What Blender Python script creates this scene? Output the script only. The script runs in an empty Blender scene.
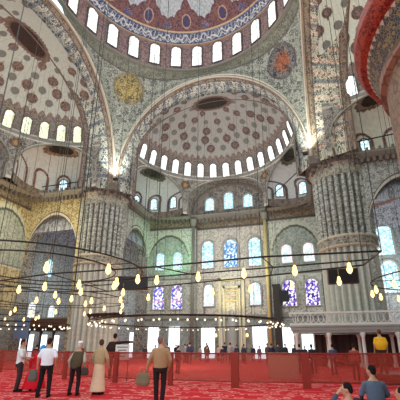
import bpy, bmesh, math, random
import numpy as np
from mathutils import Vector, Matrix
random.seed(7); rng = np.random.default_rng(7)
PI = math.pi; R = math.radians
col = bpy.context.scene.collection
scn = bpy.context.scene

# ------------------------------------------------------------------ colours and materials
def lin(c):
    c = np.asarray(c, float) / 255.0
    return np.where(c <= .04045, c / 12.92, ((c + .055) / 1.055) ** 2.4)
def L4(c): return tuple(float(x) for x in lin(c)) + (1.0,)

def new_mat(name):
    m = bpy.data.materials.new(name); m.use_nodes = True
    nt = m.node_tree; nt.nodes.clear()
    out = nt.nodes.new('ShaderNodeOutputMaterial')
    return m, nt, out
def link(nt, a, b): nt.links.new(a, b)
def math_n(nt, op, a, b=None, c=None):
    n = nt.nodes.new('ShaderNodeMath'); n.operation = op
    for i, v in enumerate((a, b, c)):
        if v is None: continue
        if isinstance(v, (int, float)): n.inputs[i].default_value = v
        else: nt.links.new(v, n.inputs[i])
    return n.outputs[0]
def mix_n(nt, f, a, b):
    n = nt.nodes.new('ShaderNodeMix'); n.data_type = 'RGBA'
    for s, v in ((n.inputs[0], f), (n.inputs[6], a), (n.inputs[7], b)):
        if isinstance(v, (int, float)): s.default_value = v
        elif isinstance(v, tuple): s.default_value = v
        else: nt.links.new(v, s)
    return n.outputs[2]
def bsdf(nt, out, base, rough=.7, metal=0, spec=.3):
    b = nt.nodes.new('ShaderNodeBsdfPrincipled')
    if isinstance(base, tuple): b.inputs['Base Color'].default_value = base
    else: link(nt, base, b.inputs['Base Color'])
    b.inputs['Roughness'].default_value = rough; b.inputs['Metallic'].default_value = metal
    b.inputs['Specular IOR Level'].default_value = spec
    link(nt, b.outputs[0], out.inputs[0]); return b

def plain(name, c, rough=.7, metal=0, var=.12, scale=8, spec=.3):
    m, nt, out = new_mat(name)
    tc = nt.nodes.new('ShaderNodeTexCoord'); nz = nt.nodes.new('ShaderNodeTexNoise')
    nz.inputs['Scale'].default_value = scale; nz.inputs['Detail'].default_value = 3
    link(nt, tc.outputs['Object'], nz.inputs['Vector'])
    a = np.asarray(lin(c)); lo = tuple(a * (1 - var)) + (1.,); hi = tuple(np.minimum(a * (1 + var), 1)) + (1.,)
    bsdf(nt, out, mix_n(nt, nz.outputs[0], tuple(map(float, lo)), tuple(map(float, hi))), rough, metal, spec)
    return m

def painted(name, scale=2.6, rough=.6):
    """surface with a painted ground ('col') and arabesque tendrils ('pat') both stored as plain paint colours"""
    m, nt, out = new_mat(name)
    uv = nt.nodes.new('ShaderNodeUVMap'); uv.uv_map = 'UVMap'
    A = nt.nodes.new('ShaderNodeAttribute'); A.attribute_name = 'col'
    B = nt.nodes.new('ShaderNodeAttribute'); B.attribute_name = 'pat'
    nz = nt.nodes.new('ShaderNodeTexNoise'); nz.inputs['Scale'].default_value = scale * 1.1
    link(nt, uv.outputs[0], nz.inputs['Vector'])
    v = nt.nodes.new('ShaderNodeTexVoronoi'); v.inputs['Scale'].default_value = scale
    link(nt, uv.outputs[0], v.inputs['Vector'])
    ringd = math_n(nt, 'ABSOLUTE', math_n(nt, 'SUBTRACT', v.outputs['Distance'], .34))
    m1 = math_n(nt, 'LESS_THAN', ringd, .085)
    m2 = math_n(nt, 'LESS_THAN', v.outputs['Distance'], .12)
    v2 = nt.nodes.new('ShaderNodeTexVoronoi'); v2.inputs['Scale'].default_value = scale * 1.9; v2.feature = 'DISTANCE_TO_EDGE'
    link(nt, uv.outputs[0], v2.inputs['Vector'])
    m3 = math_n(nt, 'MULTIPLY', math_n(nt, 'LESS_THAN', v2.outputs['Distance'], .07), .8)
    mk = math_n(nt, 'MAXIMUM', math_n(nt, 'MAXIMUM', m1, m2), m3)
    c = mix_n(nt, math_n(nt, 'MULTIPLY', mk, .9), A.outputs['Color'], B.outputs['Color'])
    # old plaster unevenness
    hsv = nt.nodes.new('ShaderNodeHueSaturation')
    link(nt, c, hsv.inputs['Color'])
    link(nt, math_n(nt, 'ADD', math_n(nt, 'MULTIPLY', nz.outputs[0], .5), .76), hsv.inputs['Value'])
    bsdf(nt, out, hsv.outputs[0], rough, 0, .25)
    return m

def glass_mat(name, base, spots, strength, scale, thr=.5):
    """back-lit glazing set in a plaster lattice: daylight behind the panes"""
    m, nt, out = new_mat(name)
    tc = nt.nodes.new('ShaderNodeTexCoord')
    v = nt.nodes.new('ShaderNodeTexVoronoi'); v.inputs['Scale'].default_value = scale
    link(nt, tc.outputs['Object'], v.inputs['Vector'])
    v2 = nt.nodes.new('ShaderNodeTexVoronoi'); v2.inputs['Scale'].default_value = scale; v2.feature = 'DISTANCE_TO_EDGE'
    link(nt, tc.outputs['Object'], v2.inputs['Vector'])
    sep = nt.nodes.new('ShaderNodeSeparateColor'); link(nt, v.outputs['Color'], sep.inputs[0])
    c = mix_n(nt, math_n(nt, 'LESS_THAN', sep.outputs[0], thr), L4(base), L4(spots[0]))
    if len(spots) > 1:
        c = mix_n(nt, math_n(nt, 'LESS_THAN', sep.outputs[1], .3), c, L4(spots[1]))
    if len(spots) > 2:
        c = mix_n(nt, math_n(nt, 'LESS_THAN', sep.outputs[2], .2), c, L4(spots[2]))
    c = mix_n(nt, math_n(nt, 'MULTIPLY', math_n(nt, 'LESS_THAN', v2.outputs['Distance'], .05), .75), c, L4((60, 70, 74)))
    e = nt.nodes.new('ShaderNodeEmission'); e.inputs[1].default_value = strength
    link(nt, c, e.inputs[0]); link(nt, e.outputs[0], out.inputs[0])
    return m
def emis(name, c, s):
    m, nt, out = new_mat(name)
    e = nt.nodes.new('ShaderNodeEmission'); e.inputs[0].default_value = L4(c); e.inputs[1].default_value = s
    link(nt, e.outputs[0], out.inputs[0]); return m

M = {}
M['tile'] = painted('painted_tile', 2.0)
M['tile_near'] = painted('painted_tile_near', 8)
M['tile_soffit'] = painted('painted_tile_soffit', 2.9)
M['tile_big'] = painted('painted_tile_large', 1.5)
M['tile_fine'] = painted('painted_tile_fine', 3.2)
M['frame'] = plain('window_plaster', (96, 82, 76))
M['frame_grey'] = plain('window_stone', (150, 150, 140))
M['mould'] = plain('moulding_stone', (176, 164, 146))
M['mould_grey'] = plain('moulding_grey', (120, 118, 106))
M['iron'] = plain('wrought_iron', (44, 40, 34), .5, .3)
M['brass'] = plain('aged_brass', (150, 116, 62), .4, .6)
M['wire'] = plain('chain_steel', (58, 56, 52), .5, .3)
M['marble'] = plain('white_marble', (206, 204, 196), .35, 0, .1, 2)
M['marble_grey'] = plain('grey_marble', (150, 150, 142), .4, 0, .15, 2)
M['gold'] = plain('gilded_stone', (196, 180, 120), .4, .1)  # niche panels' own gold; on the corner column, yellow light put into colour
M['dark'] = plain('dark_wood', (46, 34, 28), .5)
M['screen'] = plain('dark_screen', (30, 28, 30), .35)
M['brown'] = plain('brown_panel', (84, 58, 44), .5)
M['bracket'] = plain('carved_bracket', (104, 96, 88), .7)
M['bulb'] = emis('lamp_glow', (255, 214, 138), 3.6)
M['bulb_white'] = emis('lamp_glow_white', (255, 240, 214), 2.2)
M['cup'] = plain('lamp_glass_cup', (196, 190, 176), .15)
M['sky_glass'] = emis('daylight_doorway', (232, 244, 255), 2.6)
M['red'] = plain('red_paint', (150, 62, 44), .6, 0, .25, 6)
M['g_clear'] = glass_mat('glass_clear', (255, 255, 250), [(226, 236, 236)], 2.3, 4)
M['g_warm'] = glass_mat('glass_warm', (255, 253, 234), [(224, 230, 190)], 1.9, 5)
M['g_cyan'] = glass_mat('glass_cyan', (196, 236, 244), [(166, 214, 230), (240, 252, 255)], 2.0, 5)
M['g_blue'] = glass_mat('glass_blue', (196, 230, 246), [(120, 176, 226), (236, 250, 255), (84, 124, 190)], 1.8, 4.5)
M['g_stain'] = glass_mat('glass_stained', (236, 240, 255), [(96, 104, 206), (250, 244, 250), (196, 150, 214)], 1.8, 4.0)
M['g_purple'] = glass_mat('glass_purple', (244, 232, 255), [(120, 90, 196), (250, 244, 255), (60, 40, 130)], 1.75, 4.5)
M['g_pale'] = glass_mat('glass_pale', (250, 246, 250), [(226, 218, 230), (180, 210, 206)], 2.0, 5.5, .4)
M['paper'] = plain('white_board', (224, 220, 214), .6, 0, .05)
M['ink'] = plain('dark_ink', (90, 70, 66))

def carpet_mat():
    m, nt, out = new_mat('carpet')
    tc = nt.nodes.new('ShaderNodeTexCoord')
    nz = nt.nodes.new('ShaderNodeTexNoise'); nz.inputs['Scale'].default_value = 2.2; nz.inputs['Detail'].default_value = 3
    link(nt, tc.outputs['Object'], nz.inputs['Vector'])
    v = nt.nodes.new('ShaderNodeTexVoronoi'); v.inputs['Scale'].default_value = 2.4
    link(nt, tc.outputs['Object'], v.inputs['Vector'])
    ring = math_n(nt, 'LESS_THAN', math_n(nt, 'ABSOLUTE', math_n(nt, 'SUBTRACT', v.outputs['Distance'], .36)), .07)
    dot = math_n(nt, 'LESS_THAN', v.outputs['Distance'], .13)
    v2 = nt.nodes.new('ShaderNodeTexVoronoi'); v2.inputs['Scale'].default_value = 6.5
    link(nt, tc.outputs['Object'], v2.inputs['Vector'])
    dot2 = math_n(nt, 'LESS_THAN', v2.outputs['Distance'], .28)
    c = mix_n(nt, math_n(nt, 'MULTIPLY', dot2, .55), L4((194, 42, 50)), L4((130, 20, 30)))
    c = mix_n(nt, math_n(nt, 'MULTIPLY', math_n(nt, 'MAXIMUM', ring, dot), .7), c, L4((232, 146, 140)))
    # prayer-row stripes every 1.25 m along the qibla wall
    sp = nt.nodes.new('ShaderNodeSeparateXYZ'); link(nt, tc.outputs['Object'], sp.inputs[0])
    fr = math_n(nt, 'FRACT', math_n(nt, 'DIVIDE', sp.outputs[1], 1.25))
    st = math_n(nt, 'LESS_THAN', fr, .12)
    c = mix_n(nt, math_n(nt, 'MULTIPLY', st, .4), c, L4((220, 140, 124)))
    bsdf(nt, out, c, .95, 0, .05); return m
M['carpet'] = carpet_mat()
def fence_mat():
    m, nt, out = new_mat('barrier_mesh')
    tc = nt.nodes.new('ShaderNodeTexCoord')
    b = nt.nodes.new('ShaderNodeBsdfPrincipled'); b.inputs['Base Color'].default_value = L4((172, 62, 42)); b.inputs['Roughness'].default_value = .6
    t = nt.nodes.new('ShaderNodeBsdfTransparent'); mx = nt.nodes.new('ShaderNodeMixShader')
    mx.inputs[0].default_value = .45
    link(nt, t.outputs[0], mx.inputs[1]); link(nt, b.outputs[0], mx.inputs[2]); link(nt, mx.outputs[0], out.inputs[0])
    return m
M['fence'] = fence_mat()
M['fence_post'] = plain('barrier_wood', (140, 42, 28), .5)

# ------------------------------------------------------------------ object helpers
def tag(o, label=None, cat=None, group=None, kind=None):
    if label: o['label'] = label
    if cat: o['category'] = cat
    if group: o['group'] = group
    if kind: o['kind'] = kind
    return o
def empty(name, loc=(0, 0, 0), rz=0):
    o = bpy.data.objects.new(name, None); col.objects.link(o)
    o.location = loc; o.rotation_euler = (0, 0, rz); o.empty_display_size = .2
    return o
def link_obj(name, me, parent=None, loc=None):
    o = bpy.data.objects.new(name, me); col.objects.link(o)
    if parent is not None: o.parent = parent
    if loc is not None: o.location = loc
    return o
def from_bm(name, bm, mat, parent=None, loc=None, smooth=False):
    me = bpy.data.meshes.new(name)
    bmesh.ops.recalc_face_normals(bm, faces=bm.faces)
    if smooth:
        for f in bm.faces: f.smooth = True
    bm.to_mesh(me); bm.free(); me.materials.append(mat)
    return link_obj(name, me, parent, loc)

def box(bm, x0, x1, y0, y1, z0, z1):
    vs = [bm.verts.new((x, y, z)) for x in (x0, x1) for y in (y0, y1) for z in (z0, z1)]
    for f in ((0, 1, 3, 2), (4, 6, 7, 5), (0, 4, 5, 1), (2, 3, 7, 6), (0, 2, 6, 4), (1, 5, 7, 3)):
        bm.faces.new([vs[i] for i in f])
def tube(bm, pts, r, seg=6, closed=False, r2=None):
    pts = [Vector(p) for p in pts]; n = len(pts); rings = []
    for i, p in enumerate(pts):
        if closed: d = pts[(i + 1) % n] - pts[i - 1]
        else: d = pts[min(i + 1, n - 1)] - pts[max(i - 1, 0)]
        d.normalize(); a = d.orthogonal() if abs(d.z) > .9 else d.cross(Vector((0, 0, 1)))
        a.normalize(); b = d.cross(a)
        rr = r if r2 is None else r + (r2 - r) * i / (n - 1)
        rings.append([bm.verts.new(p + (a * math.cos(t) + b * math.sin(t)) * rr) for t in [2 * PI * k / seg for k in range(seg)]])
    m = n if closed else n - 1
    for i in range(m):
        A, B = rings[i], rings[(i + 1) % n]
        for k in range(seg): bm.faces.new((A[k], A[(k + 1) % seg], B[(k + 1) % seg], B[k]))
    if not closed:
        bm.faces.new(rings[0]); bm.faces.new(rings[-1])
def lathe(bm, prof, seg=16, cx=0, cy=0):
    rings = [[bm.verts.new((cx + r * math.cos(2 * PI * k / seg), cy + r * math.sin(2 * PI * k / seg), z)) for k in range(seg)] for r, z in prof]
    for A, B in zip(rings, rings[1:]):
        for k in range(seg): bm.faces.new((A[k], A[(k + 1) % seg], B[(k + 1) % seg], B[k]))
    bm.faces.new(rings[0]); bm.faces.new(rings[-1])
def sweep(bm, path, prof):
    """path: plan points (x, y); prof: (offset to the left of travel, z) closed"""
    n = len(path); rings = []
    for i, p in enumerate(path):
        a = Vector(path[max(i - 1, 0)]); b = Vector(path[min(i + 1, n - 1)]); d = (b - a).normalized()
        nrm = Vector((-d.y, d.x))
        rings.append([bm.verts.new((p[0] + nrm.x * o, p[1] + nrm.y * o, z)) for o, z in prof])
    k = len(prof)
    for A, B in zip(rings, rings[1:]):
        for j in range(k): bm.faces.new((A[j], A[(j + 1) % k], B[(j + 1) % k], B[j]))
    bm.faces.new(rings[0]); bm.faces.new(rings[-1])

def grid(name, P, U, V, C, T, mat, parent=None, closed=False, smooth=True):
    """P (nv,nu,3); U,V metres for the texture; C ground paint, T tendril paint (nv,nu,3)"""
    nv, nu = P.shape[:2]
    idx = np.arange(nv * nu).reshape(nv, nu)
    f = np.stack([idx[:-1, :-1], idx[:-1, 1:], idx[1:, 1:], idx[1:, :-1]], -1).reshape(-1, 4)
    me = bpy.data.meshes.new(name)
    me.vertices.add(nv * nu); me.vertices.foreach_set('co', P.reshape(-1).astype(np.float32))
    me.loops.add(f.size); me.loops.foreach_set('vertex_index', f.reshape(-1).astype(np.int32))
    me.polygons.add(len(f)); me.polygons.foreach_set('loop_start', np.arange(0, f.size, 4, dtype=np.int32))
    me.polygons.foreach_set('loop_total', np.full(len(f), 4, np.int32))
    me.update(calc_edges=True)
    uvl = me.uv_layers.new(name='UVMap')
    UV = np.stack([np.broadcast_to(U, (nv, nu)), np.broadcast_to(V, (nv, nu))], -1).reshape(-1, 2)
    uvl.data.foreach_set('uv', UV[f.reshape(-1)].reshape(-1).astype(np.float32))
    for nm, D in (('col', C), ('pat', T)):
        a = me.color_attributes.new(nm, 'FLOAT_COLOR', 'POINT')
        D = np.broadcast_to(D, (nv, nu, 3)).reshape(-1, 3)
        if nm == 'pat':       # tendril paint is darker wherever it differs from its ground
            G = np.broadcast_to(C, (nv, nu, 3)).reshape(-1, 3); D = np.where(np.abs(D - G).sum(1, keepdims=True) > 1e-4, D * .62, D)
        a.data.foreach_set('color', np.concatenate([D, np.ones((len(D), 1))], 1).reshape(-1).astype(np.float32))
    if smooth: me.polygons.foreach_set('use_smooth', np.ones(len(f), bool))
    me.materials.append(mat); me.update()
    return link_obj(name, me, parent)

class Paint:
    def __init__(s, shape, c, t=None):
        s.C = np.empty(shape + (3,)); s.C[:] = lin(c); s.T = np.empty(shape + (3,)); s.T[:] = lin(c if t is None else t)
    def put(s, mask, c, t=None):
        mask = np.broadcast_to(mask, s.C.shape[:2])
        s.C[mask] = lin(c); s.T[mask] = lin(c if t is None else t)

# bay transforms: local (x, y) with +y outward -> world
def rot(k):
    c, s = round(math.cos(k * PI / 2)), round(math.sin(k * PI / 2))
    def f(P):
        P = np.asarray(P, float); Q = P.copy()
        Q[..., 0] = c * P[..., 0] - s * P[..., 1]; Q[..., 1] = s * P[..., 0] + c * P[..., 1]
        return Q
    return f
BAYS = {'far': rot(0), 'left': rot(1), 'right': rot(-1)}

# ------------------------------------------------------------------ main dimensions (metres)
A0, ZS, RISE = 10.93, 19.4, 12.25        # great arches
YB, R2 = 12.3, 9.55                      # half-dome axis and radius
ZD, RD = 24.3, 6.1                       # half-dome springing and rise
RR, ZR = 11.75, 33.6                     # central dome

GREY = (146, 142, 130); GREEN = (120, 124, 116); BEIGE = (168, 158, 142); BROWN = (104, 74, 64); DKB = (58, 52, 62)
ceil = tag(empty('ceiling'), kind='structure')

# ---- central dome
def dome():
    nu, nv = 1120, 150
    ph = np.linspace(0, 2 * PI, nu)[None, :]; s = np.linspace(0, 1, nv)[:, None]
    s = s + 0 * ph; ph = ph + 0 * s
    # arc-length along profile: wall 33.6..37.6 (0..4), then ellipse
    S = s * 17.0
    wall = S < 4.0
    b = np.clip((S - 4.0) / 13.0, 0, 1) * PI / 2
    r = np.where(wall, RR, RR * np.cos(b)); r = np.maximum(r, .02)
    z = np.where(wall, ZR + S, ZR + 4.0 + 6.0 * np.sin(b))
    P = np.stack([r * np.cos(ph), r * np.sin(ph), z], -1)
    p = Paint(S.shape, (158, 128, 116), (92, 84, 108))
    k = np.mod(ph / (2 * PI) * 28, 1)                   # 0/1 = pier between windows? windows at .0
    p.put(np.abs(k - .5) < .12, (96, 92, 128), (150, 110, 100))
    p.put(S < .55, (132, 126, 108), (96, 92, 80))
    p.put((S > .45) & (S < .58), (70, 60, 58))
    p.put((S > 4.2) & (S < 4.5), (150, 108, 92), (196, 160, 120))
    p.put((S > 4.5) & (S < 4.65), (196, 180, 150))
    p.put((S > 4.65) & (S < 6.5), (20, 28, 92), (170, 172, 184))
    p.put((S > 6.5) & (S < 6.65), (196, 170, 130))
    kk = np.mod(ph / (2 * PI) * 14, 1)
    crest = 7.9 + 2.3 * np.abs(2 * kk - 1) ** 1.7 + .25 * np.abs(np.sin(kk * PI * 6))
    p.put((S > 6.65) & (S < crest), (134, 88, 78), (52, 50, 80))
    p.put((S >= crest) & (S < crest + .15), (90, 40, 40))
    p.put(S >= crest + .15, (180, 188, 192), (176, 176, 172))
    for row, S0, n in ((0, 13.4, 14),):
        kq = np.mod(ph / (2 * PI) * n + .5 * row, 1) - .5
        d = np.hypot(kq * 2 * PI / n * r, S - S0)
        p.put(d < .9, (150, 80, 60), (40, 46, 96))
    # flowing off-white strokes of script along the blue band
    q = ph * 46; zc_ = (S - 5.57) / .8
    st1 = np.abs(zc_ - .75 * np.sin(q) * np.cos(q * .37 + 1)) < .13
    st2 = (np.abs(np.mod(q * .55 + .35 * zc_, 1) - .5) < .07) & (np.abs(zc_) < .8)
    st3 = np.abs(zc_ + .45 + .35 * np.sin(q * 1.7 + 2)) < .10
    p.put((st1 | st2 | st3) & (S > 4.75) & (S < 6.4), (206, 206, 196))
    # blue cores in the crest under each cusp, pale outlines
    kc = (np.mod(ph / (2 * PI) * 14 + .5, 1) - .5) * 2 * PI / 14 * r
    d = np.hypot(kc / .48, (S - 7.9) / .7); p.put((d < 1.25) & (S > 6.7), (176, 140, 118)); p.put((d < 1.0) & (S > 6.7), (44, 56, 100), (120, 84, 84))
    kd = (np.mod(ph / (2 * PI) * 14, 1) - .5) * 2 * PI / 14 * r
    d = np.hypot(kd / .55, (S - 7.25) / .42); p.put((d < 1.0) & (S > 6.7), (40, 50, 112), (190, 160, 130))
    grid('central_dome', P, ph * RR, S, p.C, p.T, M['tile_fine'], ceil)
dome()
# ledge ring under the dome windows
bm = bmesh.new()
path = [(RR * math.cos(t), RR * math.sin(t)) for t in np.linspace(0, 2 * PI, 97)]
sweep(bm, path, [(-.1, 33.7), (.28, 33.75), (.28, 33.95), (-.1, 34.0)])
from_bm('dome_ledge', bm, M['mould_grey'], ceil, smooth=False)

# ---- pendentives (far two fully in view; the near two spring outside the frame)
def pendentive(sx, medal):
    nu, nv = 150, 130
    a = np.linspace(0, PI / 2, nu)[None, :]; w = np.linspace(0, 1, nv)[:, None]
    # azimuth from +y axis (a=0) to the x axis (a=90)
    t = np.minimum(np.tan(np.minimum(a, PI / 2 - a)), 1)
    xlow = A0 * t; zl = ZS + RISE * np.sqrt(np.clip(1 - t * t, 0, 1)); rl = A0 / np.cos(np.minimum(a, PI / 2 - a))
    r = rl * (1 - w) + RR * w + .9 * np.sin(PI * w) * (rl - A0) / (A0 * .414)
    z = zl * (1 - w) + (ZR + .1) * w
    P = np.stack([sx * r * np.sin(a), r * np.cos(a), z + 0 * r], -1)
    U = a * 13 + 0 * w; V = z + 0 * a
    p = Paint(U.shape, (150, 150, 136), (90, 92, 88))
    edge = np.abs(w * (ZR - zl))
    p.put(edge < .35, (120, 112, 98)); p.put((edge > .3) & (edge < .5), (190, 184, 164))
    p.put((ZR - z) < .9, (118, 116, 100), (100, 98, 84))
    p.put(((ZR - z) > .9) & ((ZR - z) < 1.05), (80, 74, 66))
    q = medal['q']; d = np.hypot((a - q[0]) * 12.2, (z - q[1]) * 1.05)
    p.put(d < 1.75, medal['rim'], medal['rim2']); p.put(d < 1.55, medal['mid'], medal['mid2']); p.put(d < .95, medal['in'], medal['in2'])
    grid('pendentive', P, U, V, p.C, p.T, M['tile'], ceil)
pendentive(-1, dict(q=(R(44), 31.0), rim=(112, 108, 92), rim2=(140, 120, 76), mid=(150, 132, 84), mid2=(84, 80, 62), **{'in': (164, 144, 86), 'in2': (96, 86, 60)}))
pendentive(1, dict(q=(R(42), 30.8), rim=(58, 56, 62), rim2=(120, 112, 100), mid=(112, 104, 98), mid2=(50, 50, 62), **{'in': (150, 90, 62), 'in2': (80, 56, 52)}))

# ---- one bay: arch soffit, half dome, curtain wall with three arches, side apses
def backarc(t, yb):
    """rear edge of the arch soffit where it meets the half dome, t 0..pi -> (x, z)"""
    k = math.sqrt(1 - ((yb - YB) / R2) ** 2) * .995; r, d = R2 * k, RD * k
    z = ZS + (ZD + d - ZS) * np.sin(t)
    x = np.where(z < ZD, r, r * np.sqrt(np.clip(1 - ((z - ZD) / d) ** 2, 0, 1))) * np.sign(np.cos(t))
    return x, z

def apse_geometry():
    TH, HW = R(62), R(25)
    W = R2 * math.sin(HW); D = 5.1; zs, H = 20.6, 3.25
    return TH, HW, W, D, zs, H
def apse_edge(al):
    TH, HW, W, D, zs, H = apse_geometry()
    sag = np.sqrt(R2 ** 2 - (W * np.cos(al)) ** 2) - R2 * math.cos(HW)
    sg = np.clip(sag / np.maximum(D * np.sin(al), 1e-6), 0, 1)
    g0 = np.arcsin(sg)
    th = np.arcsin(W * np.cos(al) / R2)       # relative azimuth
    return g0, th, zs + H * np.sin(al) * np.cos(g0)

def bay(side):
    T = BAYS[side]
    warm = side == 'left'
    # soffit
    nt_, nw = 260, 40
    t = np.linspace(0, PI, nt_)[None, :]; w = np.linspace(0, 1, nw)[:, None]
    yb = {'far': 13.5, 'left': 14.4, 'right': 14.9}[side]; bx, bz = backarc(t, yb)
    fx, fz = A0 * np.cos(t), ZS + RISE * np.sin(t)
    P = np.stack([fx * (1 - w) + bx * w, A0 * (1 - w) + yb * w + 0 * t, fz * (1 - w) + bz * w], -1)
    P[:, 0, 2] = 18.7; P[:, -1, 2] = 18.7
    U = t * 11 + 0 * w; V = w * (yb - A0 + .5) + 0 * t
    k = np.mod(t / PI * 22, 1) + 0 * w
    p = Paint(U.shape, (178, 176, 162), (50, 54, 60))
    p.put(np.abs(k - .5) < .1, (120, 124, 126), (62, 70, 82))
    p.put(w < .05, (168, 150, 130)); p.put((w > .05) & (w < .075), (84, 68, 60)); p.put((w > .075) & (w < .17), (136, 122, 106), (88, 72, 64))
    p.put((w > .17) & (w < .195), (74, 62, 58))
    p.put((w > .84), (126, 112, 100), (84, 68, 62)); p.put((w > .82) & (w < .845), (74, 60, 54)); p.put(w > .965, (90, 74, 66))
    if side == 'right':
        p.C = p.C * np.array([1.05, 1., .88])
        m = (w > .2) & (w < .82) & (np.mod(t * 9.5, 1) < .3)
        p.put(m, (196, 186, 166), (150, 80, 44))
    grid('arch_soffit', T(P), U, V, p.C, p.T, M['tile_soffit'], ceil)
    # raised mouldings along both edges
    bm = bmesh.new()
    tt = np.linspace(0, PI, 90)
    tube(bm, [tuple(T((A0 * math.cos(a), A0 - .04, ZS + RISE * math.sin(a)))) for a in tt], .09, 6)
    from_bm('arch_moulding', bm, M['mould'], ceil, smooth=True)
    # half dome
    nu, nv = 420, 170
    ph = np.linspace(0, PI, nu)[None, :]; b = np.linspace(0, PI / 2, nv)[:, None]
    ph = ph + 0 * b; b = b + 0 * ph
    P = np.stack([R2 * np.cos(b) * np.cos(ph), YB + R2 * np.cos(b) * np.sin(ph), ZD + RD * np.sin(b)], -1)
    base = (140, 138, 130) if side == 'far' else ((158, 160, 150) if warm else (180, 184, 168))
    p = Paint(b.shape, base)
    bd = np.degrees(b)
    WIN = 0.195; off = 0 if side == 'far' else .5
    kw = np.mod((ph - PI / 2) / WIN + off, 1)
    tooth = 24 + 4.5 * np.abs(np.sin((ph - PI / 2) / WIN * PI * 2))
    p.put(bd < tooth, (128, 112, 102), (98, 84, 78)); p.put(bd < 21, (122, 114, 106), (92, 84, 80)); p.put(bd < 2.2, (150, 146, 136))
    p.put((bd > 2.2) & (bd < 3.4), (80, 74, 70))
    seams = (np.abs(np.mod(ph / PI * 32, 1) - .5) > .47) & (bd > 30)
    p.put(seams, tuple(int(c * .86) for c in base))
    rows = [(36, 14, .52), (45, 14, .50), (54, 10, .50), (63, 9, .40), (71, 6, .34)]
    rr = R2 * np.cos(b)
    for i, (b0, n, rad) in enumerate(rows):
        q = ph / PI * n + (.5 if i % 2 else 0); j = np.floor(q + .5); dq = (q - j) * PI / n * rr
        dv = (bd - b0) * PI / 180 * (7.6 if b0 < 50 else 8.6)
        d = np.hypot(dq, dv); even = np.mod(j, 2) == 0
        dia = (np.abs(dq) + np.abs(np.abs(dv) - rad * 1.35)) < .11
        big = even if i % 2 == 0 else ~even
        c1 = (104, 86, 78) if side != 'left' else (120, 96, 86)
        p.put((d < rad * 1.1) & big, c1, (70, 52, 50)); p.put((d < rad * .55) & big, (120, 102, 92), (88, 70, 66)); p.put(dia & big, c1)
        p.put((d < rad * .8) & ~big, (98, 98, 92), (130, 124, 116))
    X, Y = P[..., 0], P[..., 1] - {'far': 13.5, 'left': 14.7, 'right': 15.2}[side] - .2
    rx, ry = (1.9, .85) if side == 'far' else (2.0, .85)
    e = np.hypot(X / rx, Y / ry); an = np.arctan2(Y, X)
    p.put(e < 1.28 + .1 * np.abs(np.sin(an * 14)), (116, 90, 80), (84, 66, 60)); p.put(e < 1.1, (78, 60, 52)); p.put(e < 1.0, (46, 40, 28) if side == 'far' else (52, 30, 24), (30, 24, 18) if side == 'far' else (36, 22, 16))
    grid('half_dome', T(P), ph * R2, b * 8, p.C, p.T, M['tile_fine'], ceil)
    # curtain wall below the half dome, pierced by three arches
    n = 361
    th = np.linspace(-PI / 2, PI / 2, n)
    zl = np.full(n, 18.6)
    zsC, HC, WC = 20.6, 3.35, 5.2
    xx = R2 * np.sin(th); m = np.abs(th) < math.asin(WC / R2)
    zl[m] = zsC + HC * np.sqrt(np.clip(1 - (xx[m] / WC) ** 2, 0, 1))
    TH, HW, W, D, zs, H = apse_geometry()
    al = np.linspace(.001, PI - .001, 200); g0, tr, ze = apse_edge(al)
    for sgn in (-1, 1):
        rel = (th * sgn - TH); mm = np.abs(rel) < HW
        o = np.argsort(tr); zl[mm] = np.interp(rel[mm], tr[o], ze[o])
    v = np.linspace(0, 1, 26)[:, None]
    Z = zl[None, :] * (1 - v) + ZD * v
    P = np.stack([(R2 * np.sin(th))[None, :] + 0 * v, (YB + R2 * np.cos(th))[None, :] + 0 * v, Z], -1)
    p = Paint(Z.shape, (140, 134, 124), (98, 90, 86))
    dz = Z - zl[None, :]
    p.put(dz < .3, (172, 166, 152)); p.put((dz > .3) & (dz < .42), (88, 80, 76))
    p.put(ZD - Z < .35, (116, 112, 104)); p.put((ZD - Z > .35) & (ZD - Z < .5), (178, 172, 158))
    for c in (-35, 35):
        d = np.hypot((np.degrees(th)[None, :] - c) * R2 * PI / 180, Z - 22.9)
        p.put(d < .62, (92, 80, 60), (60, 56, 46)); p.put(d < .3, (150, 110, 70))
    grid('apse_wall', T(P), (th * R2)[None, :] + 0 * v, Z, p.C, p.T, M['tile'], ceil)
    # side apses
    for sgn in (-1, 1):
        nA, nG = 130, 70
        al = np.linspace(.01, PI - .01, nA); g0, tr, ze = apse_edge(al)
        g = g0[None, :] + (PI / 2 - g0[None, :]) * np.linspace(0, 1, nG)[:, None]
        n_ = np.array([math.sin(TH), math.cos(TH)]); t_ = np.array([math.cos(TH), -math.sin(TH)])
        C0 = np.array([0, YB]) + R2 * math.cos(HW) * n_
        ca, sa = np.cos(al)[None, :], np.sin(al)[None, :]
        X = C0[0] + W * ca * t_[0] + D * sa * np.sin(g) * n_[0]
        Y = C0[1] + W * ca * t_[1] + D * sa * np.sin(g) * n_[1]
        Z = zs + H * sa * np.cos(g)
        # vertical wall rows below
        zr = np.linspace(zs, 18.5, 22)[1:, None]
        X = np.concatenate([X, np.repeat(X[-1:], 21, 0)]); Y = np.concatenate([Y, np.repeat(Y[-1:], 21, 0)])
        Z = np.concatenate([Z, zr + 0 * X[-1:]])
        P = np.stack([X * sgn, Y, Z], -1)
        p = Paint(Z.shape, (170, 172, 168) if side != 'right' else (196, 194, 176))
        dX = (X - C0[0]) * n_[0] + (Y - C0[1]) * n_[1]; dT = (X - C0[0]) * t_[0] + (Y - C0[1]) * t_[1]
        e = np.hypot(dT / 1.35, (dX - 1.55) / .75); an = np.arctan2(dX - 1.55, dT)
        p.put((e < 1.35 + .16 * np.abs(np.sin(an * 10))) & (Z > zs + 1), (132, 104, 86) if side != 'far' else (92, 92, 74), (90, 80, 64))
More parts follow.
